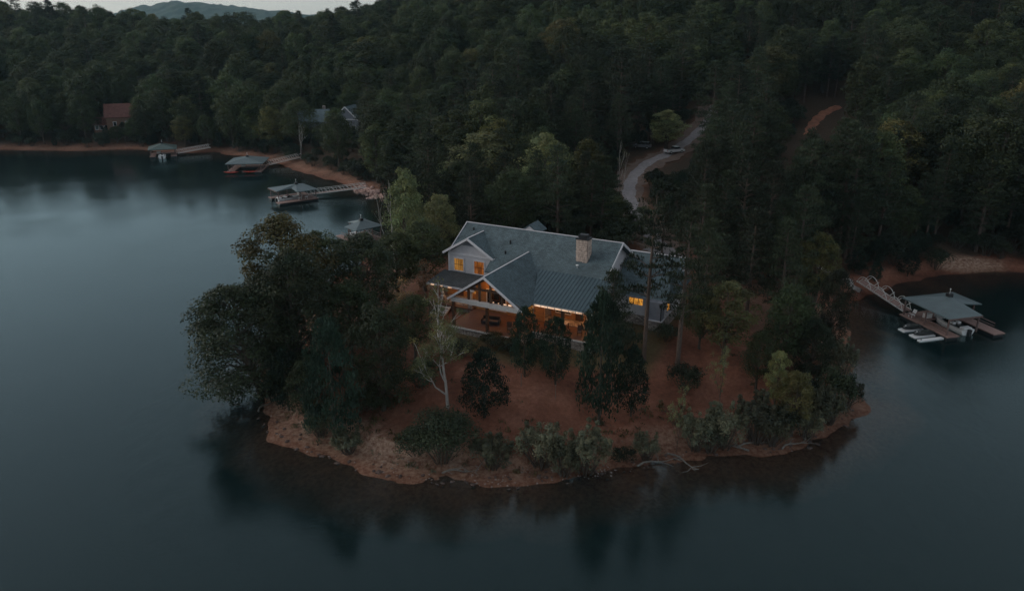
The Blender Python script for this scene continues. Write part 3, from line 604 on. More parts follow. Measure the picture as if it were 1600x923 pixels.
def gangway(a, b, width, label, posts=7, arch=False, railmat='galv', h=1.05):
    """hinged aluminium walkway from shore point a to dock point b"""
    A = Vector(a); B = Vector(b); e = empty('gangway', a, math.atan2(B.y-A.y, B.x-A.x), label, 'gangway', 'gangways to the docks')
    Lh = (B.xy-A.xy).length; dz = B.z-A.z
    P = lambda u, y, z: (Lh*u, y, dz*u+z)
    MB().beam(P(0, 0, 0), P(1, 0, 0), width, .12).build('walkway', 'dock_deck', e)
    for s_ in (-1, 1):
        y = s_*(width/2+.03)
        if arch:
            for (u0, u1) in ((.02, .32), (.36, .66), (.7, .98)):
                pts = [P(u0+(u1-u0)*k/8, y, .15+h*1.15*math.sin(math.pi*(k/8))**.6) for k in range(9)]
                MB().tube(pts, .05, 5).build('rail', railmat, e)
        else: MB().beam(P(0, y, h), P(1, y, h), .08, .08).build('rail', railmat, e)
        MB().beam(P(0, y, .02), P(1, y, .02), .09, .18).build('chord', railmat, e)
        proto = None
        for k in range(posts):
            u = (k+.25)/posts; u2 = u+.55/posts
            MB().beam(P(u, y, 0), P(u2, y, h), .09, .09).build('brace', railmat, e)
            if not arch: MB().beam(P(u2+.12/posts, y, 0), P(u2+.12/posts+.3/posts, y, h), .05, .05).build('brace', railmat, e)
    return e
dA = math.atan2(1.2, 5.2)
d_r = dock((60.4, 98.6), R(15), 8.4, 8.4, True, 'large covered dock in the right cove with a notched pale blue roof')
gangway((56.6, 118.2, 2.0), (59.6, 108.2, .6), 1.5, 'walkway with white arched rails leading to the right cove dock', 6, True)
d3 = dock((-59.65, 187.06), R(-52), 8.2, 8.4, True, 'covered dock by the stone point, nearest of the left docks in open view', 'dock_roof', 2.8, 3.9)
gangway((-37.2, 193.4, 1.7), (-51.0, 189.2, .7), 1.5, 'long white truss walkway from the stone point to its dock', 8)
d2 = dock((-82.0, 221.0), R(6), 9.4, 9.6, False, 'grey hip roofed dock with red kayaks alongside', 'dock_roof', 2.7, 3.9)
gangway((-66.0, 239.0, 1.6), (-73.4, 231.0, .7), 1.5, 'white truss walkway to the dock with red kayaks', 7)
d1 = dock((-115.5, 246.0), R(22), 7.4, 7.2, False, 'small green roofed dock, farthest of the left docks', 'dock_roof_green', 2.7, 4.0)
gangway((-101.5, 259.6, 1.4), (-109.4, 251.8, .7), 1.4, 'reddish walkway with pale posts to the farthest left dock', 9, False, 'beam_white')
d4 = dock((-30.5, 153.9), R(222), 5.6, 6.4, True, 'dock with pale roof half hidden behind the left point trees')
# walkway slab, red bank path to the cove gangway
tag(ribbon(catmull([(51.6,123.4),(53.2,121.8),(54.8,120.0),(56.9,118.0)]), 1.7, .55, 'footpath', 'concrete', rows=3), 'pale concrete footpath above the right cove', kind='structure')
# ------------------------------------------------------------------ boats and floats
def hull(Lb, Wb, Hb, n=10, flare=.7):
    rings = []
    for i in range(n+1):
        u = i/n; w_ = Wb/2*min(1, (1.02-u)/.45)**.6 if u > .55 else Wb/2; w_ = max(w_, .03); sheer = Hb*(1+.25*u*u); kz = .05+.35*Hb*max(0, (u-.6)/.4)**2
        x_ = (u-.5)*Lb
        rings.append([(x_, -w_, sheer), (x_, -w_*.95, sheer*.6+kz*.4), (x_, -w_*flare, kz+.05), (x_, 0, kz-.05), (x_, w_*flare, kz+.05), (x_, w_*.95, sheer*.6+kz*.4), (x_, w_, sheer)])
    return rings
def motorboat(loc, rz, label, Lb=6.0, Wb=2.2):
    e = empty('motorboat', loc, rz, label, 'boat')
    MB().loft(hull(Lb, Wb, .85)).build('hull', 'white_paint', e)
    MB().loft([[(x*.78-.2, y*.72, 1.02+.0*z) for x, y, z in r][::6]+[(x*.78-.2, y*.7, .86) for x, y, z in r][::-6] for r in hull(Lb, Wb, .85)[1:9]]).build('cockpit', 'gloss_dark', e)
    MB().slab([(.5, -.85, .95), (.5, .85, .95), (.15, .7, 1.45), (.15, -.7, 1.45)], .04).build('windshield', 'window_dark', e)
    for y_ in (-.45, .45): bx('seat', 'white_paint', e, -1.0, -.5, y_-.28, y_+.28, .95, 1.25, .03)
    MB().box(-Lb/2-.45, -Lb/2, -.2, .2, .1, 1.0).build('outboard_motor', 'black', e); bx('engine_cover', 'white_paint', e, -Lb/2+.1, -Lb/2+.9, -.7, .7, .9, 1.15, .04)
    return e
b_ = motorboat((0, 0, 0), 0, 'white motorboat berthed under the roof of the right cove dock', 6.2)
def dock_pt(d, x, y, z=0): a = d.rotation_euler[2]; return (d.location[0]+math.cos(a)*x-math.sin(a)*y, d.location[1]+math.sin(a)*x+math.cos(a)*y, z)
b_.location = dock_pt(d_r, 4.2, 3.6, -.12); b_.rotation_euler[2] = R(15+90)
b2 = motorboat(dock_pt(d3, 4.0, 2.8, -.1), R(38), 'white motorboat under the roof of the dock by the stone point', 5.6)
b3 = motorboat(dock_pt(d1, 3.4, .6, -.1), R(22+90), 'white motorboat poking out of the farthest left dock', 6.0)
b4 = motorboat(dock_pt(d4, 2.8, 2.4, -.1), R(222+90), 'white motorboat under the half hidden dock roof', 5.0, 1.9)
def jet_ski(loc, rz, label):
    e = empty('jet_ski', loc, rz, label, 'jet ski', 'jet skis on floats')
    bx('float', 'white_paint', e, -1.7, 1.75, -.62, .62, -.08, .16, .06)
    MB().loft([[(x, y, z+.14) for x, y, z in r] for r in hull(3.0, 1.1, .5, 8)]).build('hull', 'gloss_dark', e, True)
    MB().loft([[(x_, -w_, .55), (x_, -w_*.7, .55+h_), (x_, w_*.7, .55+h_), (x_, w_, .55)] for x_, w_, h_ in ((-1.2, .26, .16), (-.6, .25, .34), (0, .24, .36), (.35, .26, .42), (.9, .34, .28), (1.25, .12, .06))]).build('seat', 'gloss_dark', e)
    MB().tube([(.45, -.42, 1.08), (.4, 0, 1.02), (.45, .42, 1.08)], .035, 6).tube([(.55, 0, .8), (.4, 0, 1.03)], .06, 6).build('handlebar', 'black', e)
    MB().loft([[(x_, -w_, z_), (x_, 0, z_+h_), (x_, w_, z_)] for x_, w_, z_, h_ in ((1.0, .3, .62, .2), (1.45, .14, .62, .08), (1.5, .05, .62, .02))]).build('bow_cover', 'white_paint', e)
    return e
jet_ski((57.3, 102.1, .02), R(195), 'black jet ski on a white float at the cove dock, farther of two')
jet_ski((57.8, 99.9, .02), R(195), 'black jet ski on a white float at the cove dock, nearer of two')
fl = empty('float_platform', (58.2, 98.4, 0), R(195), 'narrow white float platform beside the nearer jet ski', 'float'); bx('platform', 'white_paint', fl, -2.0, 2.0, -.3, .3, -.06, .2, .04); bx('cleat', 'black', fl, 1.5, 1.7, -.05, .05, .2, .28)
def kayak(loc, rz, label):
    e = empty('kayak', loc, rz, label, 'kayak', 'red kayaks')
    rg = []
    for i in range(13):
        u = i/12; r_ = .40*math.sin(math.pi*min(max(u, .02), .98))**.6; rise = .18*abs(2*u-1)**3
        rg.append([((u-.5)*4.2, r_*math.cos(k*math.pi/4), .22+rise+r_*.55*math.sin(k*math.pi/4)) for k in range(8)])
    MB().loft(rg).build('hull', 'red_plastic', e, True); MB().lathe([(.34, .40), (.36, .46), (.27, .46), (.25, .40)], (-.1, 0, 0), 12).build('cockpit', 'black', e)
    return e
kayak((-80.6, 219.4, .3), R(4), 'red kayak lying along the front of the grey hip roofed dock'); kayak((-75.4, 220.4, .3), R(10), 'darker red kayak by the walkway end of the grey hip roofed dock')
def dock_chair(d, x, y, rz, label):
    e = empty('dock_chair', dock_pt(d, x, y, .58), d.rotation_euler[2]+rz, label, 'chair', 'white chairs on docks')
    bx('seat', 'white_paint', e, -.3, .3, -.3, .3, .34, .4); MB().slab([(-.3, .26, .38), (.3, .26, .38), (.3, .55, 1.1), (-.3, .55, 1.1)], .05).build('backrest', 'white_paint', e)
    for sx_ in (-.27, .27):
        for sy_ in (-.26, .26): bx('leg', 'white_paint', e, sx_-.035, sx_+.035, sy_-.035, sy_+.035, 0, .34)
        bx('armrest', 'white_paint', e, sx_-.06, sx_+.06, -.34, .34, .58, .62)
dock_chair(d_r, .5, 7.2, -1.5, 'white chair on the walkway side of the right cove dock')
dock_chair(d3, 7.4, 4.4, -.7, 'white chair at the near edge of the stone point dock, left of its pair'); dock_chair(d3, 7.5, 6.0, -.4, 'white chair at the near edge of the stone point dock, right of its pair')
# ------------------------------------------------------------------ vehicles by the driveway
def vehicle(loc, rz, paint, label, pickup=False):
    e = empty('pickup_truck' if pickup else 'parked_car', loc, rz, label, 'truck' if pickup else 'car')
    Lv, Wv = (5.4, 1.95) if pickup else (4.6, 1.85)
    side = [(-Lv/2, .45), (-Lv/2, .95), (-Lv/2+.1, 1.05), (Lv*.22, 1.06), (Lv*.45, .92), (Lv/2, .8), (Lv/2, .42)]
    def ring(y, ins): return [(x*(1-ins*.02), y, z) for x, z in side]
    MB().loft([ring(-Wv/2+.06, 1), ring(-Wv/2, 0), ring(Wv/2, 0), ring(Wv/2-.06, 1)]).build('body', paint, e, bevel=.05)
    c0, c1 = (-.35, Lv*.22) if pickup else (-Lv/2+.35, Lv*.2)
    MB().add([(c0, -Wv/2+.1, 1.05), (c1+.35, -Wv/2+.1, 1.05), (c1+.35, Wv/2-.1, 1.05), (c0, Wv/2-.1, 1.05), (c0+.25, -Wv/2+.25, 1.62), (c1-.35, -Wv/2+.25, 1.62), (c1-.35, Wv/2-.25, 1.62), (c0+.25, Wv/2-.25, 1.62)],
             [(0,1,5,4), (1,2,6,5), (2,3,7,6), (3,0,4,7), (4,5,6,7), (0,3,2,1)]).build('window', 'window_dark', e)
    bx('roof', paint, e, c0+.2, c1-.3, -Wv/2+.22, Wv/2-.22, 1.60, 1.69, .03)
    if pickup: bx('bed', 'black', e, -Lv/2+.15, -.5, -Wv/2+.15, Wv/2-.15, 1.0, 1.075)
    for x_ in (-Lv*.31, Lv*.31):
        for s_ in (-1, 1):
            wmb = MB(); ring_ = lambda y, r: [(x_+r*math.cos(k*math.pi/7), y, .36+r*math.sin(k*math.pi/7)) for k in range(14)]
            wh = wmb.loft([ring_(s_*(Wv/2-.2), .36), ring_(s_*(Wv/2+.01), .36)]).build('wheel', 'rubber', e)
            MB().loft([ring_(s_*(Wv/2-.05), .21), ring_(s_*(Wv/2+.025), .19)]).build('rim', 'galv', wh)
    for s_ in (-1, 1): bx('headlight', 'galv', e, Lv/2-.05, Lv/2+.02, s_*.65-.2, s_*.65+.2, .62, .78); bx('tail_light', 'red_plastic', e, -Lv/2-.02, -Lv/2+.04, s_*.75-.12, s_*.75+.12, .7, .95)
    return e
gz = lambda x, y: float(height(np.array([x]), np.array([y]))[0])
vehicle((40.2, 191.3, gz(40.2, 191.3)+.25), R(28), 'white_paint', 'white pickup truck parked where the driveway meets the round light tree', True)
vehicle((33.0, 196.2, gz(33, 196.2)+.15), R(160), 'silver_paint', 'silver car parked in the shade left of the white pickup')
# ------------------------------------------------------------------ houses across the water
def cottage(name, loc, rz, W, D, hw, hr, wallm, roofm, label, gable_front=False):
    e = empty(name, (loc[0], loc[1], gz(*loc)-.5), rz, label, 'house')
    bx('wall', wallm, e, -W/2, W/2, -D/2, D/2, 0, hw); o_ = .6
    if gable_front:
        sl = hr/(W/2); f0 = -D/2-o_
        rf = MB().slab([(-W/2-o_, f0, hw-o_*sl), (0, f0, hw+hr), (0, D/2+o_, hw+hr), (-W/2-o_, D/2+o_, hw-o_*sl)], .2).slab([(0, f0, hw+hr), (W/2+o_, f0, hw-o_*sl), (W/2+o_, D/2+o_, hw-o_*sl), (0, D/2+o_, hw+hr)], .2).build('roof', roofm, e)
        MB().slab([(-W/2, -D/2, hw), (W/2, -D/2, hw), (0, -D/2, hw+hr-.25)], .2, (0, 1, 0)).build('gable_wall', wallm, e)
        for s_ in (-1, 1): MB().beam((s_*(W/2+o_), f0-.05, hw-o_*sl), (0, f0-.05, hw+hr), .12, .35).build('rake_board', 'white_trim', rf)
        bx('tie_beam', 'white_trim', e, -W/2, W/2, -D/2-.12, -D/2, hw-.1, hw+.2)
        for k in (-1, 0, 1):
            wn = bx('window', 'white_trim', e, k*W*.28-.75, k*W*.28+.75, -D/2-.06, -D/2+.02, hw*.45, hw*.45+1.7); bx('pane', 'window_dark', wn, k*W*.28-.62, k*W*.28+.62, -D/2-.09, -D/2-.06, hw*.45+.12, hw*.45+1.58)
    else:
        sl = hr/(D/2)
        rf = MB().slab([(-W/2-o_, -D/2-o_, hw-o_*sl), (W/2+o_, -D/2-o_, hw-o_*sl), (W/2+o_, 0, hw+hr), (-W/2-o_, 0, hw+hr)], .2).slab([(-W/2-o_, 0, hw+hr), (W/2+o_, 0, hw+hr), (W/2+o_, D/2+o_, hw-o_*sl), (-W/2-o_, D/2+o_, hw-o_*sl)], .2).build('roof', roofm, e)
        for s_ in (-1, 1): MB().slab([(s_*W/2, -D/2, hw), (s_*W/2, D/2, hw), (s_*W/2, 0, hw+hr-.25)], .2, (-s_, 0, 0)).build('gable_wall', wallm, e)
        bx('chimney', 'stone', rf, W*.3, W*.3+.9, .5, 1.4, hw+hr-1.2, hw+hr+1.0)
        for k in (-1, 0, 1):
            wn = bx('window', 'white_trim', e, k*W*.3-.6, k*W*.3+.6, -D/2-.06, -D/2+.02, hw*.35, hw*.35+1.6); bx('pane', 'window_dark', wn, k*W*.3-.48, k*W*.3+.48, -D/2-.09, -D/2-.06, hw*.35+.12, hw*.35+1.48)
    return e
cottage('cabin', (-139, 283), R(20), 13, 9, 5.5, 3.8, 'log_wall', 'red_roof', 'brown cabin with a red roof among trees across the lake')
cottage('garden_shed', (-146.5, 279), R(20), 5, 5, 3.4, 2.0, 'log_wall', 'red_roof', 'small red roofed shed beside the red roofed cabin')
cottage('cottage', (-66, 262), R(5), 9, 8, 6.0, 3.2, 'siding_dark', 'blue_roof', 'grey cottage with a blue grey roof in the wood above the docks')
cottage('cottage', (-52.5, 255), R(-8), 8, 9, 6.2, 4.0, 'siding_dark', 'blue_roof', 'cottage with a white edged steep gable right of the grey cottage', True)
cottage('barn', (-35.5, 246), R(25), 9, 7, 5.2, 2.4, 'log_wall', 'brown_roof', 'low brown roofed building almost buried in trees right of the gabled cottage')
# ------------------------------------------------------------------ shore details
rs = random.Random(8)
def rocks(name, spots, mat, label, smin, smax):
    mb = MB()
    for (x, y, z) in spots:
        s_ = rs.uniform(smin, smax); ph = [rs.uniform(.7, 1.25) for _ in range(12)]; base = []
        bm = bmesh.new(); bmesh.ops.create_icosphere(bm, subdivisions=1, radius=1)
        a_ = rs.uniform(0, 6.28); sq = rs.uniform(.45, .8)
        vs = []
        for v in bm.verts:
            k = rs.uniform(.75, 1.2); vx, vy, vz = v.co.x*k*s_*1.25, v.co.y*k*s_*.85, v.co.z*k*s_*sq
            vs.append((x+vx*math.cos(a_)-vy*math.sin(a_), y+vx*math.sin(a_)+vy*math.cos(a_), z+vz))
        fs = [tuple(v.index for v in f.verts) for f in bm.faces]; bm.free(); mb.add(vs, fs)
    return tag(mb.build(name, mat), label, kind='stuff')
sp_ = []
for k in range(230):
    u = rs.random(); x = -41+13.5*u+rs.gauss(0, .9); y = 199.5-15*u+rs.gauss(0, 1.6); sp_.append((x, y, max(gz(x, y), -.1)+.12))
rocks('rock_pile', sp_, 'rock', 'reddish boulders armouring the stone point', .3, .75)
sp_ = []
for k in range(200):
    x = rs.uniform(-14, 14) if k % 3 else rs.uniform(-30, 40); ys_ = np.linspace(60, 85, 120); dd = shore_distance(np.full(120, x), ys_); j = int(np.argmin(np.abs(dd-rs.uniform(.1, 3.2)))); y = float(ys_[j])
    if abs(dd[j]) < 4: sp_.append((x, y, max(gz(x, y), 0)+.02))
rocks('pebbles', sp_, 'pebble', 'scattered pale stones along the beach', .05, .13)
sp_ = []
for k in range(150):
    x = rs.uniform(-31, 42); ys_ = np.linspace(60, 92, 200); dd = shore_distance(np.full(200, x), ys_); j = int(np.argmin(np.abs(dd-rs.gauss(.4, .9)))); y = float(ys_[j])
    if -.3 < dd[j] < 3: sp_.append((x, y, max(gz(x, y), -.1)+.02))
rocks('shore_rocks', sp_, 'shore_rock', 'wet reddish stones along the waterline', .10, .32)
def driftwood(loc, rz, Lw, label, seed):
    r_ = np.random.default_rng(seed); e = empty('fallen_branch', loc, rz, label, 'branch', 'dead branches along the shore')
    main = [(Lw*(u-.4), .25*math.sin(u*5), .12+.25*u+.12*math.sin(u*7)) for u in np.linspace(0, 1, 6)]
    MB().tube(main, [.12, .10, .085, .07, .05, .02], 6).build('stem', 'deadwood', e)
    for k in range(6):
        p = main[int(r_.integers(1, 6))]; th = r_.uniform(-1.4, 1.4)*1.2; l = Lw*r_.uniform(.2, .45)
        q = (p[0]+l*math.cos(th), p[1]+l*math.sin(th), p[2]+r_.uniform(-.1, .5)*l)
        md_ = tuple((a+b)/2+r_.normal(0, .08) for a, b in zip(p, q)); MB().tube([p, md_, q], [.05, .035, .012], 5).build('twig', 'deadwood', e)
for i, (x, y, rz, Lw, lab) in enumerate(((16.9, 67.2, -.9, 4.2, 'grey dead branch reaching into the water below the spindly young tree'), (25.0, 69.9, .3, 4.6, 'bundle of pale dead branches under the wide grey green shrub'),
        (23.2, 69.6, 2.6, 3.4, 'smaller pale dead branch left of the branch bundle'), (29.0, 69.9, .5, 3.2, 'dead log lying on the small clay spit'), (38.7, 78.6, .9, 2.6, 'short dark log at the water on the right shore'),
        (14.0, 66.7, .3, 4.0, 'long driftwood log at the edge of the right beach'), (-28.4, 78.6, 1.2, 2.8, 'dead branch at the foot of the leaning tree'), (-5.5, 65.0, .1, 3.4, 'pale fallen branch on the middle of the beach'))):
    driftwood((x, y, max(gz(x, y), 0)), rz, Lw, lab, 200+i)
for (x, y, h, lab) in ((4.7, 74.6, 1.7, 'pale slim stake standing in the lawn below the small evergreens'), (1.0, 76.2, 1.5, 'short pale stake left of the slim stake on the lawn')):
    e = empty('garden_stake', (x, y, gz(x, y)), 0, lab, 'stake'); MB().tube([(0,0,-.2), (.02,0,h)], .03, 6).build('pole', 'deadwood', e); MB().lathe([(.05, 0), (.06, .05), (.01, .1)], (.02, 0, h-.03), 6).build('cap', 'deadwood', e)
# ------------------------------------------------------------------ trees
def leaf_mesh(name, P, Nn, size, tint, mat, aspect=.55, T=None):
    n = len(P); rng = np.random.default_rng(n)
    Nn = Nn/np.maximum(np.linalg.norm(Nn, axis=1), 1e-6)[:, None]
    if T is None: T = rng.normal(size=(n, 3))
    T = T-(T*Nn).sum(1)[:, None]*Nn; T /= np.maximum(np.linalg.norm(T, axis=1), 1e-6)[:, None]
    B = np.cross(Nn, T); s = size[:, None]
    V = np.stack([P-T*s*.5, P+B*s*.5*aspect+Nn*s*.08, P+T*s*.5, P-B*s*.5*aspect+Nn*s*.08], 1).reshape(-1, 3)
    me = np_mesh(name, V, np.arange(4*n).reshape(-1, 4))
    a = me.attributes.new('tint', 'FLOAT_COLOR', 'POINT')
    a.data.foreach_set('color', np.repeat(np.column_stack([tint, np.ones(n)]), 4, axis=0).astype(np.float32).ravel())
    me.materials.append(M[mat]); return me
def clump_leaves(rng, C, rc, per, ls, squash=.7, up=.5, hue=.12, shell=.55):
    """leaves spread over flattened clumps; C centres, rc radii"""
    P = []; Nn = []; S = []; TI = []
    for c, r in zip(C, rc):
        k = max(8, int(per*rng.uniform(.75, 1.25)))
        d = rng.normal(size=(k, 3)); d /= np.linalg.norm(d, axis=1)[:, None]
        flip = (d[:, 2] < -.15) & (rng.random(k) < .6); d[flip, 2] *= -1
        rad = r*(shell+(1.08-shell)*rng.random(k)**.7)
        q = d*rad[:, None]; q[:, 2] *= squash
        bulge = 1+.25*np.sin(d[:, 0]*5+c[0]*3)*np.sin(d[:, 1]*5+c[1]*2)
        P.append(c+q*bulge[:, None]); Nn.append(d*.8+np.array([0, 0, up])+rng.normal(size=(k, 3))*.45)
        S.append(ls*rng.uniform(.65, 1.35, k))
        v = rng.uniform(.66, 1.32)*rng.uniform(.8, 1.2, k); y = rng.normal(0, hue)*.5+rng.normal(0, hue*.4, k)
        TI.append(np.stack([v*(1+y), v, v*(1-.8*y)], 1))
    return np.concatenate(P), np.concatenate(Nn), np.concatenate(S), np.clip(np.concatenate(TI), .2, 2.2)
def limb(a, b, rng, sag=.12, n=4):
    a = np.array(a, float); b = np.array(b, float); pts = []
    for i in range(n+1):
        u = i/n; p = a+(b-a)*u; p[2] += np.linalg.norm(b-a)*sag*math.sin(u*math.pi)*(.6); p[:2] += rng.normal(0, .03, 2)*np.linalg.norm(b-a)*math.sin(u*math.pi); pts.append(p)
    return pts
PROTO = {}
def register(kind, trunk_mb, crown_me, H, Rr, bark):
    tm = trunk_mb.mesh(kind+'_trunk'); tm.materials.append(M[bark])
    for p in tm.polygons: p.use_smooth = True
    PROTO.setdefault(kind, []).append((tm, crown_me, H, Rr))
def broadleaf(kind, seed, H, Rr, base, ncl, per, ls, mat, rc=(.20, .34), squash=.7, power=.62, bark='bark', top=.35):
    rng = np.random.default_rng(seed); C = []; rad = []
    zc, az = H*(1+base)/2, H*(1-base)/2
    ph = rng.uniform(0, 6.28, 4)
    for k in range(ncl):
        z = -0.92+1.9*((k+.5)/ncl)**.85; th = k*2.39996+rng.normal(0, .35)
        z = np.clip(z+rng.normal(0, .08), -.95, .98)
        prof = max(0, 1-abs(z)**2.2)**.5 if z < 0 else max(0, 1-z**(1.6+top))**power
        lob = 1+.20*math.sin(2*th+ph[0])+.16*math.sin(3*th+ph[1]+3*z)+.08*math.sin(5*th+ph[2])
        q = rng.uniform(.35, 1)**.55
        r = Rr*.82*prof*lob*q
        C.append((r*math.cos(th), r*math.sin(th), zc+az*z*.92+rng.normal(0, .02)*H)); rad.append(Rr*rng.uniform(*rc)*(1-.25*max(z, 0)))
    C = np.array(C)
    P, Nn, S, TI = clump_leaves(rng, C, rad, per, ls, squash)
    crown = leaf_mesh(kind+'_crown', P, Nn, S, TI, mat)
    tb = MB(); bend = rng.normal(0, .035, 2)*H
    axis = lambda z: np.array([bend[0]*(z/H)**2, bend[1]*(z/H)**2, z])
    r0 = .020*H+.06
    zz = [-.6, .0, .06*H, .25*H, .5*H, .75*H, .9*H]; rr = [r0*1.7, r0*1.35, r0, r0*.85, r0*.6, r0*.3, r0*.1]
    tb.tube([axis(max(z, -1)) if z > 0 else (0, 0, z) for z in zz], rr, 8)
    for c in C[rng.permutation(ncl)[:max(8, int(ncl*.45))]]:
        hd = math.hypot(c[0], c[1]); zt = min(max(.16*H, c[2]-hd*rng.uniform(.5, 1.0)), .82*H)
        L = limb(axis(zt), c, rng); rl = max(.03, r0*.42*(1-zt/H)+.02)
        tb.tube(L, list(np.linspace(rl, rl*.25, len(L))), 5, False)
    register(kind, tb, crown, H, Rr, bark)
def pine(kind, seed, H, Rr, base, mat, nw=13, per=30, bark='bark_pine', ls=.42, tufts=5, open_=.0):
    rng = np.random.default_rng(seed); C = []; rad = []; tb = MB(); bend = rng.normal(0, .02, 2)*H
    axis = lambda z: np.array([bend[0]*(z/H)**2, bend[1]*(z/H)**2, z]); r0 = .012*H+.05
    tb.tube([(0,0,-.6), (0,0,.1)]+[axis(H*k) for k in (.1, .3, .5, .7, .85, .97)], [r0*1.5, r0*1.2, r0, r0*.9, r0*.75, r0*.5, r0*.3, r0*.06], 8)
    for i in range(nw):
        f = i/(nw-1); z = H*(base+(1-base)*f*.97)
        L = Rr*(.35+.75*math.sin(math.pi*min(1, .22+.78*(1-f)**.85))) if f < 1 else .4
        L = Rr*((1-f)**.75*.95+.16)*(.72 if f < .12 else 1)
        nb = int(rng.integers(3, 6)); t0 = rng.uniform(0, 6.28)
        for k in range(nb):
            if rng.random() < open_: continue
            th = t0+k*2*math.pi/nb+rng.normal(0, .25); l = L*rng.uniform(.6, 1.12); rise = rng.uniform(-.05, .22)+.35*f
            a = axis(z); tip = a+np.array([math.cos(th)*l, math.sin(th)*l, l*rise])
            pts = limb(a, tip, rng, .1, 3); tb.tube(pts, list(np.linspace(max(.02, r0*.3*(1-f*.6)), .012, 4)), 4, False)
            nt_ = max(2, int(round(tufts*l/Rr+.8)))
            for j in range(nt_):
                u = .35+.65*(j+rng.uniform(.2, .8))/nt_; q = a+(tip-a)*u; q[2] += l*.1*math.sin(u*math.pi)*.6
                side = rng.normal(0, .16)*l; q = q+np.array([-math.sin(th)*side, math.cos(th)*side, rng.normal(.05, .06)*Rr*.4])
                C.append(q); rad.append(Rr*rng.uniform(.13, .22))
    C.append(axis(H*.98)); rad.append(Rr*.16)
    C = np.array(C); P, Nn, S, TI = clump_leaves(rng, C, rad, per, ls, .5, .7, .10, .2)
    T = Nn+np.array([0, 0, .5]); n = len(P)
    Nr = np.cross(T, rng.normal(size=(n, 3)))
    crown = leaf_mesh(kind+'_crown', P, Nr, S, TI, mat, .3, T)
    register(kind, tb, crown, H, Rr, bark)
def cedar(kind, seed, H, Rr, mat, ncl=80, per=80, ls=.24, stem=.14):
    rng = np.random.default_rng(seed); C = []; rad = []; ph = rng.uniform(0, 6.28, 3)
    for k in range(ncl):
        f = (k+.5)/ncl; z = H*(stem+(1-stem)*f); th = k*2.39996+rng.normal(0, .3)
        pr = (math.sin(math.pi*(.14+.84*f)**.80))**.6 if f < .98 else .05
        lob = 1+.22*math.sin(2*th+ph[0]+4*f)+.15*math.sin(3*th+ph[1])
        r = Rr*.80*pr*lob*rng.uniform(.45, 1)**.5
        C.append((r*math.cos(th), r*math.sin(th), z)); rad.append(Rr*rng.uniform(.20, .32)*(1-.35*f))
    P, Nn, S, TI = clump_leaves(rng, np.array(C), rad, per, ls, 1.0, .6, .06, .45)
    T = Nn*.5+np.array([0, 0, .8]); crown = leaf_mesh(kind+'_crown', P, np.cross(T, rng.normal(size=(len(P), 3))), S, TI, mat, .42, T)
    tb = MB(); tb.tube([(0,0,-.5), (0,0,.1), (.05,.03,H*.4), (0,.05,H*.8)], [.2, .15, .1, .03], 7); register(kind, tb, crown, H, Rr, 'bark')
def shrub(kind, seed, H, Rr, mat, ncl=26, per=95, ls=.22, wispy=False):
    rng = np.random.default_rng(seed); C = []; rad = []; tb = MB()
    for k in range(ncl):
        th = k*2.39996+rng.normal(0, .4); f = ((k+.5)/ncl)**.5; r = Rr*.85*f*rng.uniform(.7, 1.1)
        z = H*(.25+.62*math.sqrt(max(0, 1-(r/(Rr*1.02))**2))*rng.uniform(.55, 1.05)); C.append((r*math.cos(th), r*math.sin(th), z)); rad.append(Rr*rng.uniform(.20, .34))
        if k % 2 == 0 or wispy:
            L = limb((r*.2*math.cos(th), r*.2*math.sin(th), -.3), C[-1], rng, .1, 3); tb.tube(L, [.05, .04, .03, .012], 4, False)
        if wispy and k % 2:
            c = np.array(C[-1]); tip = c+np.array([math.cos(th)*.3, math.sin(th)*.3, H*.32])*rng.uniform(.6, 1.1)
            tb.tube(limb(c, tip, rng, .0, 2), [.02, .015, .006], 3, False); C.append(tuple((c+tip*1.4)/2.4)); rad.append(Rr*.11); C.append(tuple(tip)); rad.append(Rr*.08)
    P, Nn, S, TI = clump_leaves(rng, np.array(C), rad, per, ls, .95, .5, .10, .25 if wispy else .5)
    crown = leaf_mesh(kind+'_crown', P, Nn, S, TI, mat, .4 if wispy else .55); register(kind, tb, crown, H, Rr, 'bark')
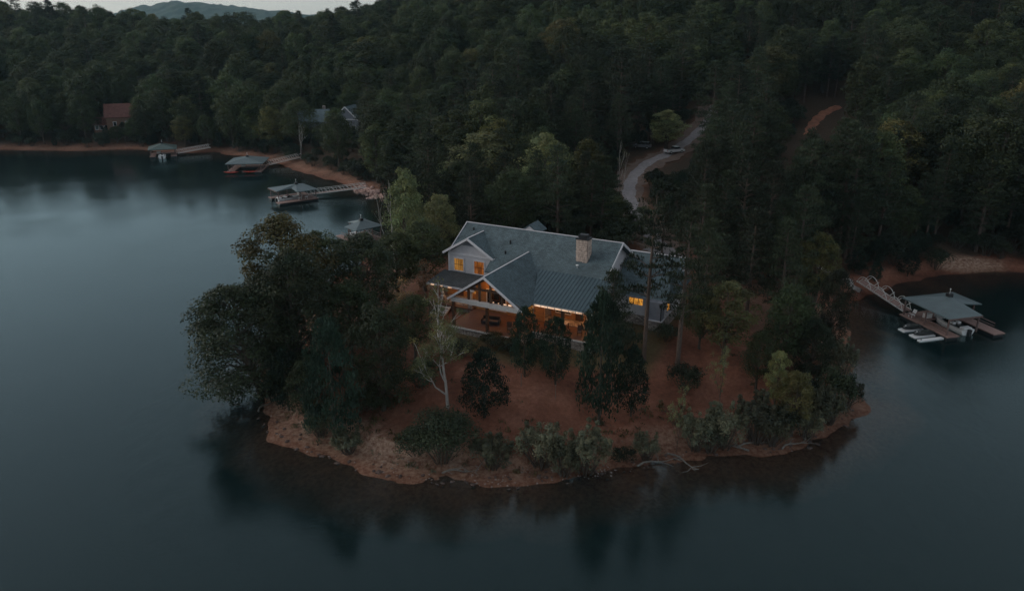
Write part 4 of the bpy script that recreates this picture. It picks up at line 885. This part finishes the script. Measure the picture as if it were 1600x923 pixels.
def skeleton(kind, seed, H, mat, bark, spread=.45, per=26, ls=.24, r0=.17, leafy=1.0, splits=3, clump=.75):
    """thin tree whose branching shows: forks drawn limb by limb, leaves only at the ends"""
    rng = np.random.default_rng(seed); tb = MB(); C = []; rad = []
    def grow(p, d, L, r, lev):
        p = np.array(p, float); d = d/np.linalg.norm(d); pts = [p]; q = p
        for i in range(3):
            d = d+rng.normal(0, .10, 3)+np.array([0, 0, .05]); d /= np.linalg.norm(d); q = q+d*L/3; pts.append(q)
        tb.tube(pts, list(np.linspace(r, r*.62, 4)), 6 if lev < 2 else 4, False)
        if lev >= splits or r < .012:
            if rng.random() < leafy: C.append(q); rad.append(clump*rng.uniform(.6, 1.2))
            return
        if lev >= 1 and rng.random() < leafy*.6: C.append(pts[2]+rng.normal(0, .25, 3)); rad.append(clump*rng.uniform(.5, .9))
        grow(q, d+rng.normal(0, .12, 3), L*.78, r*.66, lev+1)
        for k in range(int(rng.integers(1, 4))):
            th = rng.uniform(0, 6.28); s = pts[int(rng.integers(1, 4))]
            grow(s, d*.75+np.array([math.cos(th), math.sin(th), .15])*spread*rng.uniform(.8, 1.7), L*rng.uniform(.5, .85), r*.5, lev+1)
    tb.tube([(0,0,-.5), (0,0,.2)], [r0*1.3, r0*1.05], 8, False)
    grow((0, 0, .1), np.array([.03, .02, 1.]), H*.36, r0, 0)
    if not C: C = [(0, 0, H*.8)]; rad = [.3]
    P, Nn, S, TI = clump_leaves(rng, np.array(C), rad, per, ls, .7, .4, .14, .1)
    Hh = max(c[2] for c in C)+.4; Rr = max(math.hypot(c[0], c[1]) for c in C)+.3
    register(kind, tb, leaf_mesh(kind+'_crown', P, Nn, S, TI, mat), Hh, Rr, bark)
for s in range(5): broadleaf('oak', 10+s, 16, 5.6+.3*s, .18+.03*(s % 3), 78+6*s, 135, .36, 'leaf_oak')
for s in range(2): broadleaf('olive', 30+s, 17, 5.6, .22, 84, 130, .36, 'leaf_olive')
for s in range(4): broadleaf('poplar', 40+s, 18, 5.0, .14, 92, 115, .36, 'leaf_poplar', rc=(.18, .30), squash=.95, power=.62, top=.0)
for s in range(3): broadleaf('spreading', 20+s, 15, 6.4, .02, 130, 185, .28, 'leaf_dark', rc=(.16, .28))
for s in range(2): shrub('big_shrub', 85+s, 6, 4.0, 'leaf_shrub', 70, 110, .24)
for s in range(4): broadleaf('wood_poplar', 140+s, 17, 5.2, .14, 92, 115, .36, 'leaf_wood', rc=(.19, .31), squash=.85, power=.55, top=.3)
for s in range(4): pine('pine', 50+s, 19, 5.0, .30, 'leaf_pine', nw=16, per=30)
for s in range(2): pine('open_pine', 60+s, 20, 4.4, .38, 'leaf_pine', nw=12, per=26, open_=.28, tufts=4)
for s in range(4): cedar('cedar', 70+s, 8, 2.5, 'leaf_cedar')
for s in range(4): shrub('shrub', 80+s, 3, 2.2, 'leaf_shrub')
for s in range(4): shrub('willow', 90+s, 3.4, 2.2, 'leaf_willow', 30, 95, .22, True)
for s in range(3): skeleton('sapling', 100+s, 9, 'leaf_sapling', 'bark', .5, 34, .24, .10)
skeleton('rust_sapling', 110, 9, 'leaf_rust', 'bark', .5, 30, .24, .10)
skeleton('bare_tree', 112, 12, 'leaf_willow', 'bark_pale', .4, 16, .2, .12, .5)
skeleton('pale_tree', 123, 14.5, 'leaf_sapling', 'bark_pale', .62, 60, .25, .27, 1.0, 4, 1.05)
broadleaf('yellow_tree', 130, 10, 3.4, .2, 60, 120, .28, 'leaf_yellow'); broadleaf('yellow_poplar', 131, 16, 4.2, .14, 84, 115, .34, 'leaf_olive', rc=(.18, .3), squash=.95, power=.62, top=.0)
NAMES = {'wood_poplar': 'broadleaf_tree', 'spreading': 'broadleaf_tree', 'big_shrub': 'shrub', 'oak': 'broadleaf_tree', 'olive': 'broadleaf_tree', 'poplar': 'broadleaf_tree', 'pine': 'pine_tree', 'open_pine': 'pine_tree', 'cedar': 'evergreen_tree', 'shrub': 'shrub', 'willow': 'shrub',
         'sapling': 'young_tree', 'rust_sapling': 'young_tree', 'bare_tree': 'bare_tree', 'pale_tree': 'pale_barked_tree', 'yellow_tree': 'broadleaf_tree', 'yellow_poplar': 'broadleaf_tree'}
_cnt = {}
def place_tree(kind, x, y, h, r, label, group=None, z=None, rz=None, lean=None, var=None):
    k = _cnt.get(kind, 0) if var is None else var; _cnt[kind] = k+1
    tm, cm, H, Rr = PROTO[kind][k % len(PROTO[kind])]
    e = empty(NAMES[kind], (x, y, float(height(np.array([x]), np.array([y]))[0])-.05 if z is None else z), rz if rz is not None else (k*2.4+x) % 6.28, label, 'shrub' if NAMES[kind] == 'shrub' else 'tree', group)
    if lean: e.rotation_euler = (lean[0], lean[1], e.rotation_euler[2])
    e.scale = (r/Rr, r/Rr, h/H)
    for nm, me in (('trunk' if NAMES[kind] != 'shrub' else 'stems', tm), ('crown', cm)):
        o = bpy.data.objects.new(nm, me); COL.objects.link(o); o.parent = e
    return e
TREES = [
 ('spreading',-29.6,81.6,15.0,7.0,'dark broadleaf tree leaning out over the water at the far left point'),
 ('olive',-28.8,91.7,18.6,6.2,'tall olive green tree rising above the left point, its crown the highest there'),
 ('spreading',-25.0,81.9,16.4,5.6,'dark round broadleaf tree just right of the leaning tree on the left point'),
 ('oak',-25.9,97.4,14.3,5.4,'dark broadleaf tree between the olive tree and the covered dock behind the point'),
 ('spreading',-20.1,95.8,12.2,5.7,'broad dark tree with a bare trunk over red soil left of the house'),
 ('oak',-16.1,102.1,9.6,4.7,'dark rounded tree just in front of the half hidden dock'),
 ('cedar',-18.4,70.5,13.8,3.4,'dark dense evergreen standing low on the left bank above the pale scarp'),
 ('spreading',-13.9,74.3,12.0,3.9,'dark drooping broadleaf tree left of the pale barked tree'),
 ('cedar',-25.2,77.3,7.5,2.5,'small dark evergreen at the foot of the left point trees'),
 ('oak',-11.2,81.7,7.9,3.0,'small dark tree below the steps at the left end of the porch'),
 ('rust_sapling',-10.2,88.9,9.4,2.7,'thin young tree with sparse reddish leaves beside the left porch column'),
 ('rust_sapling',-12.4,85.4,8.5,2.8,'thin sparse tree with rusty undergrowth left of the house steps'),
 ('poplar',-16.1,113.2,16.7,3.6,'slim light green tree standing above the stone point'),
 ('bare_tree',-19.0,119.5,13.3,3.3,'pale branched half bare tree in front of the slim light tree'),
 ('oak',-12.4,103.5,10.3,4.0,'bushy dark tree close to the upper left corner of the house roof'),
 ('cedar',-2.9,72.0,7.7,2.8,'dark evergreen on a thin bare stem right of the pale barked tree'),
 ('cedar',1.4,77.8,8.1,1.9,'small dark evergreen in front of the gable porch corner'),
 ('cedar',4.8,76.8,7.8,2.0,'small dark evergreen before the metal roofed porch'),
 ('cedar',9.1,71.1,14.2,3.1,'large dark evergreen in the middle of the front lawn'),
 ('cedar',12.7,72.9,8.0,1.9,'lower dark evergreen touching the right side of the large lawn evergreen'),
 ('pine',11.0,78.1,13.1,3.2,'bushy pine with brownish tips covering the right end of the metal roof'),
 ('open_pine',15.5,82.5,21.1,3.9,'tall open pine with a straight bare trunk right of the chimney'),
 ('open_pine',19.1,80.7,19.0,4.2,'tall pine with a pale lower trunk standing right of the house wing'),
 ('pine',23.5,88.4,14.3,3.5,'dark pine close behind the pale trunked pine'),
 ('yellow_tree',25.0,83.1,10.2,3.3,'yellow topped round tree at the right edge of the lawn'),
 ('oak',22.7,85.6,7.4,2.6,'dark tree between the pale trunked pine and the yellow topped tree'),
 ('sapling',22.4,74.2,8.3,1.7,'slender pale leaved young tree on the right of the lawn'),
 ('sapling',16.9,68.9,7.8,1.3,'spindly young tree with bright leaf tufts by the shore'),
 ('yellow_tree',28.4,74.2,7.5,1.5,'small bright leaved tree above the right shore shrubs'),
 ('olive',29.7,71.9,7.4,2.3,'grey green leafy small tree at the right shore'),
 ('oak',32.2,83.0,10.8,3.5,'dark broadleaf tree right of the yellow topped tree'),
 ('spreading',34.9,81.7,8.1,2.7,'rounded tree leaning over the right shore'),
 ('spreading',40.2,89.8,13.0,2.8,'tall dark tree at the mouth of the right cove'),
 ('olive',45.5,108.3,11.2,3.3,'light crowned tree standing above the right cove bank'),
 ('pine',31.5,96.2,15.0,4.5,'broad dark pine right of the driveway nearest the lawn'),
 ('pine',35.3,94.5,15.3,4.1,'dark layered pine between the yellow topped tree and the cove'),
 ('pine',42.8,109.6,16.8,4.9,'tall dark pine above the right cove'),
 ('pine',34.7,112.8,18.7,5.3,'big layered pine right of the driveway bend'),
 ('pine',41.1,119.1,16.5,5.4,'dark wide pine behind the cove bank'),
 ('pine',28.1,110.4,13.7,4.8,'dark pine just right of the driveway foot'),
 ('poplar',-6.0,146.3,17.2,7.3,'large light green tree behind the left end of the house roof'),
 ('poplar',6.4,143.1,16.1,5.9,'large green tree behind the middle of the house roof'),
 ('yellow_poplar',13.9,139.4,15.6,4.1,'yellowish tall tree behind the chimney'),
 ('bare_tree',19.5,141.0,13.6,2.2,'bare slender tree at the inner bend of the driveway'),
 ('poplar',-12.8,149.1,12.8,4.4,'mid green tree behind the left roof corner'),
 ('oak',0.0,140.5,7.6,4.8,'low dark tree tucked behind the roof ridge'),
 ('oak',10.1,139.2,6.3,3.6,'small green tree with a thin pale trunk behind the ridge'),
 ('poplar',39.0,195.9,9.5,5.2,'round light green tree standing behind the parked white truck'),
 ('oak',17.8,128.8,7.9,2.9,'small dark tree beside the driveway behind the chimney'),
 ('spreading',-29.3,86.6,13.8,4.6,'dark rounded tree between the leaning tree and the olive tree'),
 ('oak',-19.1,84.1,10.1,3.7,'dark tree left of the bare trunked broad tree, lower on the slope'),
 ('oak',-21.5,73.3,7.9,2.3,'small dark tree at the top of the pale scarp'),
 ('poplar',-11.4,118.8,11.0,3.5,'green tree behind the left gable, right of the slim light tree'),
 ('poplar',-15.5,123.0,8.2,3.6,'leafy green tree at the head of the inlet'),
 ('oak',27.8,78.9,7.1,2.3,'dark small tree in front of the dark broadleaf on the right'),
 ('pine',27.9,98.1,9.9,3.8,'dark pine filling the gap right of the house wing'),
 ('oak',35.3,87.8,7.7,2.9,'dark tree under the layered pine at the cove'),
 ('oak',-131.5,270.5,8.5,3.6,'dark tree in front of the right half of the red roofed cabin'),
 ('oak',-137.5,270,6.0,3.0,'low dark tree in front of the middle of the red roofed cabin'),
 ('oak',22.5,128.5,6.1,2.4,'small dark tree hiding the foot of the driveway'),
 ('pine',24.5,120.6,8.5,3.4,'dark pine between the house wing and the driveway'),
 ('oak',20.8,130.0,4.2,2.0,'low bush like tree at the left of the driveway foot'),
 ('bare_tree',40.9,150.0,8.7,2.6,'grey dead tree among the pines right of the driveway'),
 ('bare_tree',-65.8,239.3,10.6,3.2,'grey dead tree on the far shore above the truss walkway'),
 ('oak',-58.6,243.0,8.5,3.4,'dark tree in front of the right half of the grey cottage'),
]
SHRUBS = [
 ('big_shrub',-7.0,66.8,5.4,4.0,'large dark rounded shrub below the pale barked tree'),
 ('shrub',-9.7,67.8,2.9,2.3,'dark shrub at the left foot of the large rounded shrub'),
 ('willow',-16.7,68.5,2.4,2.0,'low grey green shrub on the sandy scarp'),
 ('willow',-20.4,71.9,3.0,2.2,'low dark shrub above the pale bank on the left'),
 ('willow',-1.9,65.6,3.3,2.5,'loose grey green shore shrub right of the large rounded shrub'),
 ('willow',2.9,65.7,4.3,2.9,'feathery shore shrub below the middle of the lawn'),
 ('willow',7.2,65.1,4.5,2.9,'feathery shore shrub at the lower right of the lawn'),
 ('willow',5.0,64.6,3.0,2.1,'low shore shrub reaching down to the beach'),
 ('shrub',11.3,67.2,1.5,1.5,'small low shrub between the feathery shrubs and the driftwood'),
 ('shrub',19.5,77.9,3.2,2.3,'dark low shrub beneath the pale trunked pine'),
 ('willow',18.9,69.2,3.9,2.2,'grey twiggy shrub right of the spindly young tree on the shore'),
 ('willow',21.9,69.7,4.6,2.5,'dense grey green shrub on the right shore'),
 ('willow',25.5,70.4,4.8,2.8,'wide grey green shrub hanging over the right shore'),
 ('shrub',28.0,71.0,4.1,2.3,'dark shrub behind the dead branches on the shore'),
 ('willow',32.6,73.8,4.8,2.4,'tall grey shrub near the small clay spit'),
 ('shrub',36.4,77.8,5.1,2.2,'dark shrub at the rightmost bulge of the shore'),
 ('willow',39.6,84.0,5.4,2.2,'pale green shrub at the edge of the right cove'),
 ('shrub',32.2,76.4,4.1,1.9,'dark shrub behind the grey green small tree'),
 ('shrub',18.8,86.4,2.0,2.0,'dark foundation shrub against the stone base of the wing'),
 ('shrub',-2.3,84.0,1.6,2.0,'dark foundation shrub below the porch deck'),
 ('shrub',0.0,82.7,1.7,1.8,'dark foundation shrub under the right end of the gable porch'),
 ('shrub',13.4,84.4,3.0,2.5,'dark shrub at the corner where the grass edge begins'),
 ('shrub',3.3,81.1,1.9,1.9,'dark shrub before the lit covered porch'),
 ('shrub',-27.6,80.0,2.6,2.1,'dark undergrowth at the base of the leaning tree'),
 ('shrub',-16.1,74.8,2.5,2.4,'dark undergrowth on the slope left of the drooping tree'),
 ('shrub',-10.0,77.0,3.1,2.6,'shrub under the branches of the pale barked tree'),
 ('shrub',-5.9,81.4,2.3,2.1,'dark shrub at the left end of the porch deck'),
 ('willow',27.0,70.0,3.2,2.0,'low grey shrub on the bank above the clay spit'),
 ('willow',31.2,71.6,3.4,2.1,'grey green shrub on the bank right of the clay spit'),
 ('willow',34.8,74.6,3.6,2.2,'grey shrub leaning over the water on the right bank'),
 ('willow',38.2,78.4,3.4,2.0,'grey shrub at the waterline beside the short dark log'),
 ('willow',20.4,69.0,3.2,1.9,'grey shrub on the waterline right of the dead branch'),
 ('willow',13.6,67.4,2.6,1.7,'low grey shrub above the long driftwood log'),
]
for i, (k, x, y, h, r, l) in enumerate(TREES):
    e = place_tree(k, x, y, h, r, l, 'trees on the peninsula')
    if 'leaning out' in l: e.rotation_euler = (R(-4), R(-12), 1.2)
for k, x, y, h, r, l in SHRUBS: place_tree(k, x, y, h, r, l, 'shrubs on the peninsula')
place_tree('pale_tree', -6.9, 73.5, 14.2, 4.6, 'pale barked tree with bare curving branches and sparse leaves above the large shrub', rz=.6)

# ------------------------------------------------------------------ the wood: a jittered field of trees behind the house and round the lake
rng = np.random.default_rng(5)
def field(y0, y1, step, jit=.42):
    gy_ = np.arange(y0, y1, step); X, Y = [], []
    for yy in gy_:
        half = yy*.80+30; gx_ = np.arange(-half, half, step)+rng.uniform(0, step)
        X.append(gx_+rng.normal(0, step*jit, len(gx_))); Y.append(yy+rng.normal(0, step*jit, len(gx_)))
    return np.concatenate(X), np.concatenate(Y)
fx, fy = [np.concatenate(q) for q in zip(field(112, 205, 6.0), field(205, 330, 6.9), field(330, 520, 7.8), field(520, 900, 10), field(900, 1900, 15))]
fd = shore_distance(fx, fy); fz = height(fx, fy)
hx, hy = house_local(fx, fy)
keep = (fd > np.where(fy > 170, 5.0, 3.5)) & (path_distance(fx, fy, ROADP) > np.where(fx < 24, 6.5, 5.2)) & ~((hx > -14) & (hx < 24) & (hy > -8) & (hy < 30)) & ~((fy < 120) & (fx < 26))
for tr in TREES: keep &= np.hypot(fx-tr[1], fy-tr[2]) > np.where(fy > 112, min(4.5, tr[4]*.8), 3)
keep &= np.hypot(fx-82, fy-131) > 6
keep &= path_distance(fx, fy, np.array([(-22.5, 105), (-31, 149)])) > 6.5
keep &= np.hypot(fx-51, fy-114.5) > 7.5
# clearings round the far houses, the parked vehicles, the clay track and what lies in front of them
HOUSES_FAR = [(-139, 283, 8), (-146.5, 279, 4), (-66, 262, 7), (-52.5, 255, 8)]
for cx, cy, cr in HOUSES_FAR:
    keep &= np.hypot(fx-cx, fy-cy) > cr; keep &= path_distance(fx, fy, np.array([(cx*.82, cy*.82), (cx, cy)])) > (3.8 if cx < -100 else 4.6 if cx < -60 else 4.2)
keep &= np.hypot(fx-37, fy-190) > 8; keep &= path_distance(fx, fy, np.array([(27.5, 130), (40.5, 192)])) > 6.0
keep &= path_distance(fx, fy, np.array([(77,202),(82,212),(90,220)])) > 5.5
keep &= path_distance(fx, fy, np.array([(56,146),(81,209)])) > 9.5
fx, fy, fz, fd = fx[keep], fy[keep], fz[keep], fd[keep]
n = len(fx)
pine_p = np.clip(.12+.45*sst(.45, .65, vnoise(fx/45, fy/45, 31))+.35*((fx > 30) & (fy < 185))-.42*sst(230, 330, fy)+.28*((fx > -30) & (fx < 60) & (fy < 225)), .04, .93)
u = rng.random(n)
kinds = np.where(u < pine_p, 'pine', np.where(u < pine_p+(1-pine_p)*.62, 'oak', np.where(u < pine_p+(1-pine_p)*.95, 'wood_poplar', 'olive')))
fh = rng.normal(15.3, 3.0, n).clip(9, 23)+np.where(kinds == 'pine', 2.5, 0)-2.5*sst(12, 6, fd)
fh *= 1-.25*((fx > -20) & (fx < 24) & (fy < 165))
# in front of the driveway bend and the trucks the trees are low
fh *= np.where((np.abs(fx-.2*fy) < 6) & (fy < 190) & (fy > 125), .55, 1)
fr = fh*np.where(kinds == 'pine', .25, np.where(kinds == 'wood_poplar', .30, .335))*rng.uniform(.85, 1.2, n)
fr *= 1+.35*sst(500, 900, fy); fh *= 1+.10*sst(500, 900, fy)
# undergrowth at the wood's edges: low dark bushes and small evergreens between the trunks
ux, uy = [np.concatenate(q) for q in zip(field(112, 215, 3.6), field(215, 300, 4.6))]
ud = shore_distance(ux, uy); uhx, uhy = house_local(ux, uy); urd = path_distance(ux, uy, ROADP)
uk = (ud > np.where(uy > 170, 4.0, np.where(ux > 50, 1.8, 3.2))) & ((ud < 26) | ((urd < 24) & (rng.random(len(ux)) < .75))) & (urd > 4.6) & ~((uhx > -14) & (uhx < 24) & (uhy > -8) & (uhy < 28)) & (np.hypot(ux-81, uy-131) > 5.5) & (np.hypot(ux-53, uy-118) > 6.5) & (path_distance(ux, uy, np.array([(35.5, 172.), (40.5, 191.)])) > 4.5) & (path_distance(ux, uy, np.array([(-26, 118), (-31, 149)])) > 5) & ~((uy < 120) & (ux < 30)) & (np.hypot(ux-37, uy-191) > 8)
ux, uy = ux[uk], uy[uk]; uz = height(ux, uy); uh = rng.uniform(2.2, 5.2, len(ux)); ukind = np.where(rng.random(len(ux)) < .7, 'shrub', 'cedar'); ur_ = np.where(ukind == 'shrub', uh*.62, uh*.38)
# which of them show largest from the lake: near-to-far coverage count
F_, th_ = 1200/4, R(PITCH)
dep = fy*math.cos(th_)-(fz+fh*.6-CAM_Z)*math.sin(th_); upp = fy*math.sin(th_)+(fz+fh*.6-CAM_Z)*math.cos(th_)
pu = 200+F_*fx/dep; pv_ = 115.4-F_*upp/dep; pr = F_*fr/dep; ph_ = F_*fh*.45/dep
cov = np.zeros((231, 400), bool); vis = np.zeros(n)
for i in np.argsort(dep):
    x0, x1 = int(max(0, pu[i]-pr[i])), int(min(399, pu[i]+pr[i]))+1; y0, y1 = int(max(0, pv_[i]-ph_[i])), int(min(230, pv_[i]+ph_[i]))+1
    if x1 <= x0 or y1 <= y0: continue
    yy, xx = np.mgrid[y0:y1, x0:x1]; e = ((xx-pu[i])/max(pr[i], .5))**2+((yy-pv_[i])/max(ph_[i], .5))**2 < 1
    sub = cov[y0:y1, x0:x1]; vis[i] = (e & ~sub).sum(); sub |= e
order = np.argsort(-vis); single = set(order[:300].tolist())
KINDW = {'pine': 'dark layered pine', 'oak': 'dark green rounded tree', 'wood_poplar': 'tall mid green tree', 'olive': 'olive green tree'}
MARKS = [(60, 'at the left edge of the picture'), (180, 'left of the red roofed cabin'), (280, 'around the red roofed cabin'), (390, 'between the cabin and the grey cottage'), (470, 'just left of the grey cottage'),
         (530, 'in line with the grey cottage'), (600, 'in line with the white edged gable'), (690, 'left of the house roof'), (760, 'over the left gable of the house'), (830, 'over the left half of the main roof'), (890, 'over the right half of the main roof'),
         (950, 'above the chimney'), (1010, 'left of the driveway bend'), (1070, 'above the driveway bend'), (1140, 'right of the driveway'), (1230, 'left of the red clay track'), (1310, 'in line with the red clay track'),
         (1390, 'right of the red clay track'), (1470, 'in line with the cove walkway'), (1540, 'above the right cove dock'), (9999, 'at the right edge of the picture')]
def place_words(u, v, d_):
    m_ = next(t_ for lim, t_ in MARKS if u < lim)
    row = 'near the skyline' if v < 45 else 'high on the slope' if v < 105 else 'halfway up the slope' if v < 165 else 'low on the slope' if d_ > 22 else 'in the waterside row'
    return m_, row
for i in sorted(single):
    k = str(kinds[i]); m_, row = place_words(pu[i]*4, pv_[i]*4, fd[i])
    place_tree(k, float(fx[i]), float(fy[i]), float(fh[i]), float(fr[i]), f'{KINDW[k]} {row}, {m_}', f'{KINDW[k]}s {row}', z=float(fz[i])-.1, rz=float(rng.uniform(0, 6.28)), var=int(rng.integers(0, 5)))
rest = np.array([i for i in range(n) if i not in single])
wx_ = np.concatenate([fx[rest], ux]); wy_ = np.concatenate([fy[rest], uy]); wz_ = np.concatenate([fz[rest], uz]); wk_ = np.concatenate([kinds[rest], ukind]); wh_ = np.concatenate([fh[rest], uh]); wr_ = np.concatenate([fr[rest], ur_]); nw_ = len(wx_)
fme = bpy.data.meshes.new('wood'); fme.vertices.add(nw_); fme.vertices.foreach_set('co', np.stack([wx_, wy_, wz_-.1], 1).astype(np.float32).ravel())
SRC = [(k, v) for k in ('pine', 'oak', 'wood_poplar', 'olive', 'shrub', 'cedar') for v in range(len(PROTO[k]))]
pid = np.zeros(nw_, np.int32); sc_ = np.zeros((nw_, 3), np.float32)
for j in range(nw_):
    k = str(wk_[j]); v = int(rng.integers(0, len(PROTO[k]))); pid[j] = SRC.index((k, v)); H, Rr = PROTO[k][v][2:]
    sc_[j] = (wr_[j]/Rr, wr_[j]/Rr, wh_[j]/H)
a = fme.attributes.new('pid', 'INT', 'POINT'); a.data.foreach_set('value', pid)
a = fme.attributes.new('rot', 'FLOAT_VECTOR', 'POINT'); rv = np.zeros((nw_, 3), np.float32); rv[:, 2] = rng.uniform(0, 6.28, nw_); a.data.foreach_set('vector', rv.ravel())
a = fme.attributes.new('scl', 'FLOAT_VECTOR', 'POINT'); a.data.foreach_set('vector', sc_.ravel())
fo = bpy.data.objects.new('wood', fme); COL.objects.link(fo); tag(fo, 'dense mixed wood covering the hills and far shores', 'wood', kind='stuff')
ng = bpy.data.node_groups.new('wood', 'GeometryNodeTree')
ng.interface.new_socket('Geometry', in_out='INPUT', socket_type='NodeSocketGeometry'); ng.interface.new_socket('Geometry', in_out='OUTPUT', socket_type='NodeSocketGeometry')
gi = ng.nodes.new('NodeGroupInput'); go = ng.nodes.new('NodeGroupOutput'); jn = ng.nodes.new('GeometryNodeJoinGeometry'); L = ng.links.new
def nattr(name, typ):
    q = ng.nodes.new('GeometryNodeInputNamedAttribute'); q.data_type = typ; q.inputs[0].default_value = name; return q
na, nr, ns = nattr('pid', 'INT'), nattr('rot', 'FLOAT_VECTOR'), nattr('scl', 'FLOAT_VECTOR')
by_mesh = {}
for o_ in bpy.data.objects:
    if o_.type == 'MESH' and o_.parent is not None: by_mesh.setdefault(o_.data.name, o_)
for j, (k, v) in enumerate(SRC):
    tm, cm = PROTO[k][v][:2]; jj = ng.nodes.new('GeometryNodeJoinGeometry'); okc = False
    for me_ in (tm, cm):
        if me_.name not in by_mesh: continue
        oi = ng.nodes.new('GeometryNodeObjectInfo'); oi.transform_space = 'ORIGINAL'; oi.inputs[0].default_value = by_mesh[me_.name]; oi.inputs[1].default_value = True
        L(oi.outputs['Geometry'], jj.inputs[0])
    cmp = ng.nodes.new('FunctionNodeCompare'); cmp.data_type = 'INT'; cmp.operation = 'EQUAL'; L(na.outputs[0], cmp.inputs[2]); cmp.inputs[3].default_value = j
    ip = ng.nodes.new('GeometryNodeInstanceOnPoints'); L(gi.outputs[0], ip.inputs[0]); L(cmp.outputs[0], ip.inputs['Selection']); L(jj.outputs[0], ip.inputs['Instance'])
    L(nr.outputs[0], ip.inputs['Rotation']); L(ns.outputs[0], ip.inputs['Scale']); L(ip.outputs[0], jn.inputs[0])
L(jn.outputs[0], go.inputs[0])
md = fo.modifiers.new('wood', 'NODES'); md.node_group = ng
print('trees', n, 'singles', len(single), 'min vis', vis[order[299]])

# ------------------------------------------------------------------ weeds and tufts on the bank and slope
tx = rng.uniform(-34, 46, 9000); ty = rng.uniform(61, 112, 9000); td = shore_distance(tx, ty); thx, thy = house_local(tx, ty)
tk = (td > 1.6) & (rng.random(9000) < np.clip(1.1-np.abs(td-4.5)/4, .04, 1)*sst(.42, .62, vnoise(tx/3.1, ty/3.1, 41))) & ~((thx > -12) & (thx < 19) & (thy > -.6) & (thy < 24))
tx, ty = tx[tk], ty[tk]; tz = height(tx, ty); nb = 12; m_ = len(tx)
P_ = np.repeat(np.stack([tx, ty, tz], 1), nb, 0)+rng.normal(0, 1, (m_*nb, 3))*np.array([.22, .22, .0]); hh_ = np.repeat(rng.uniform(.18, .55, m_), nb)*rng.uniform(.6, 1.2, m_*nb)
P_[:, 2] += hh_*.4; T_ = rng.normal(0, .45, (m_*nb, 3)); T_[:, 2] = 1; vv = np.repeat(rng.uniform(.45, 1.1, m_), nb); yy_ = np.repeat(rng.uniform(-.05, .35, m_), nb)
wme = leaf_mesh('weeds', P_, np.cross(T_, rng.normal(size=(m_*nb, 3))), hh_, np.stack([vv*(1+yy_), vv, vv*(1-yy_)], 1), 'leaf_willow', .3, T_)
wo = bpy.data.objects.new('weeds', wme); COL.objects.link(wo); tag(wo, 'dry weeds and grass tufts along the bank', kind='stuff')
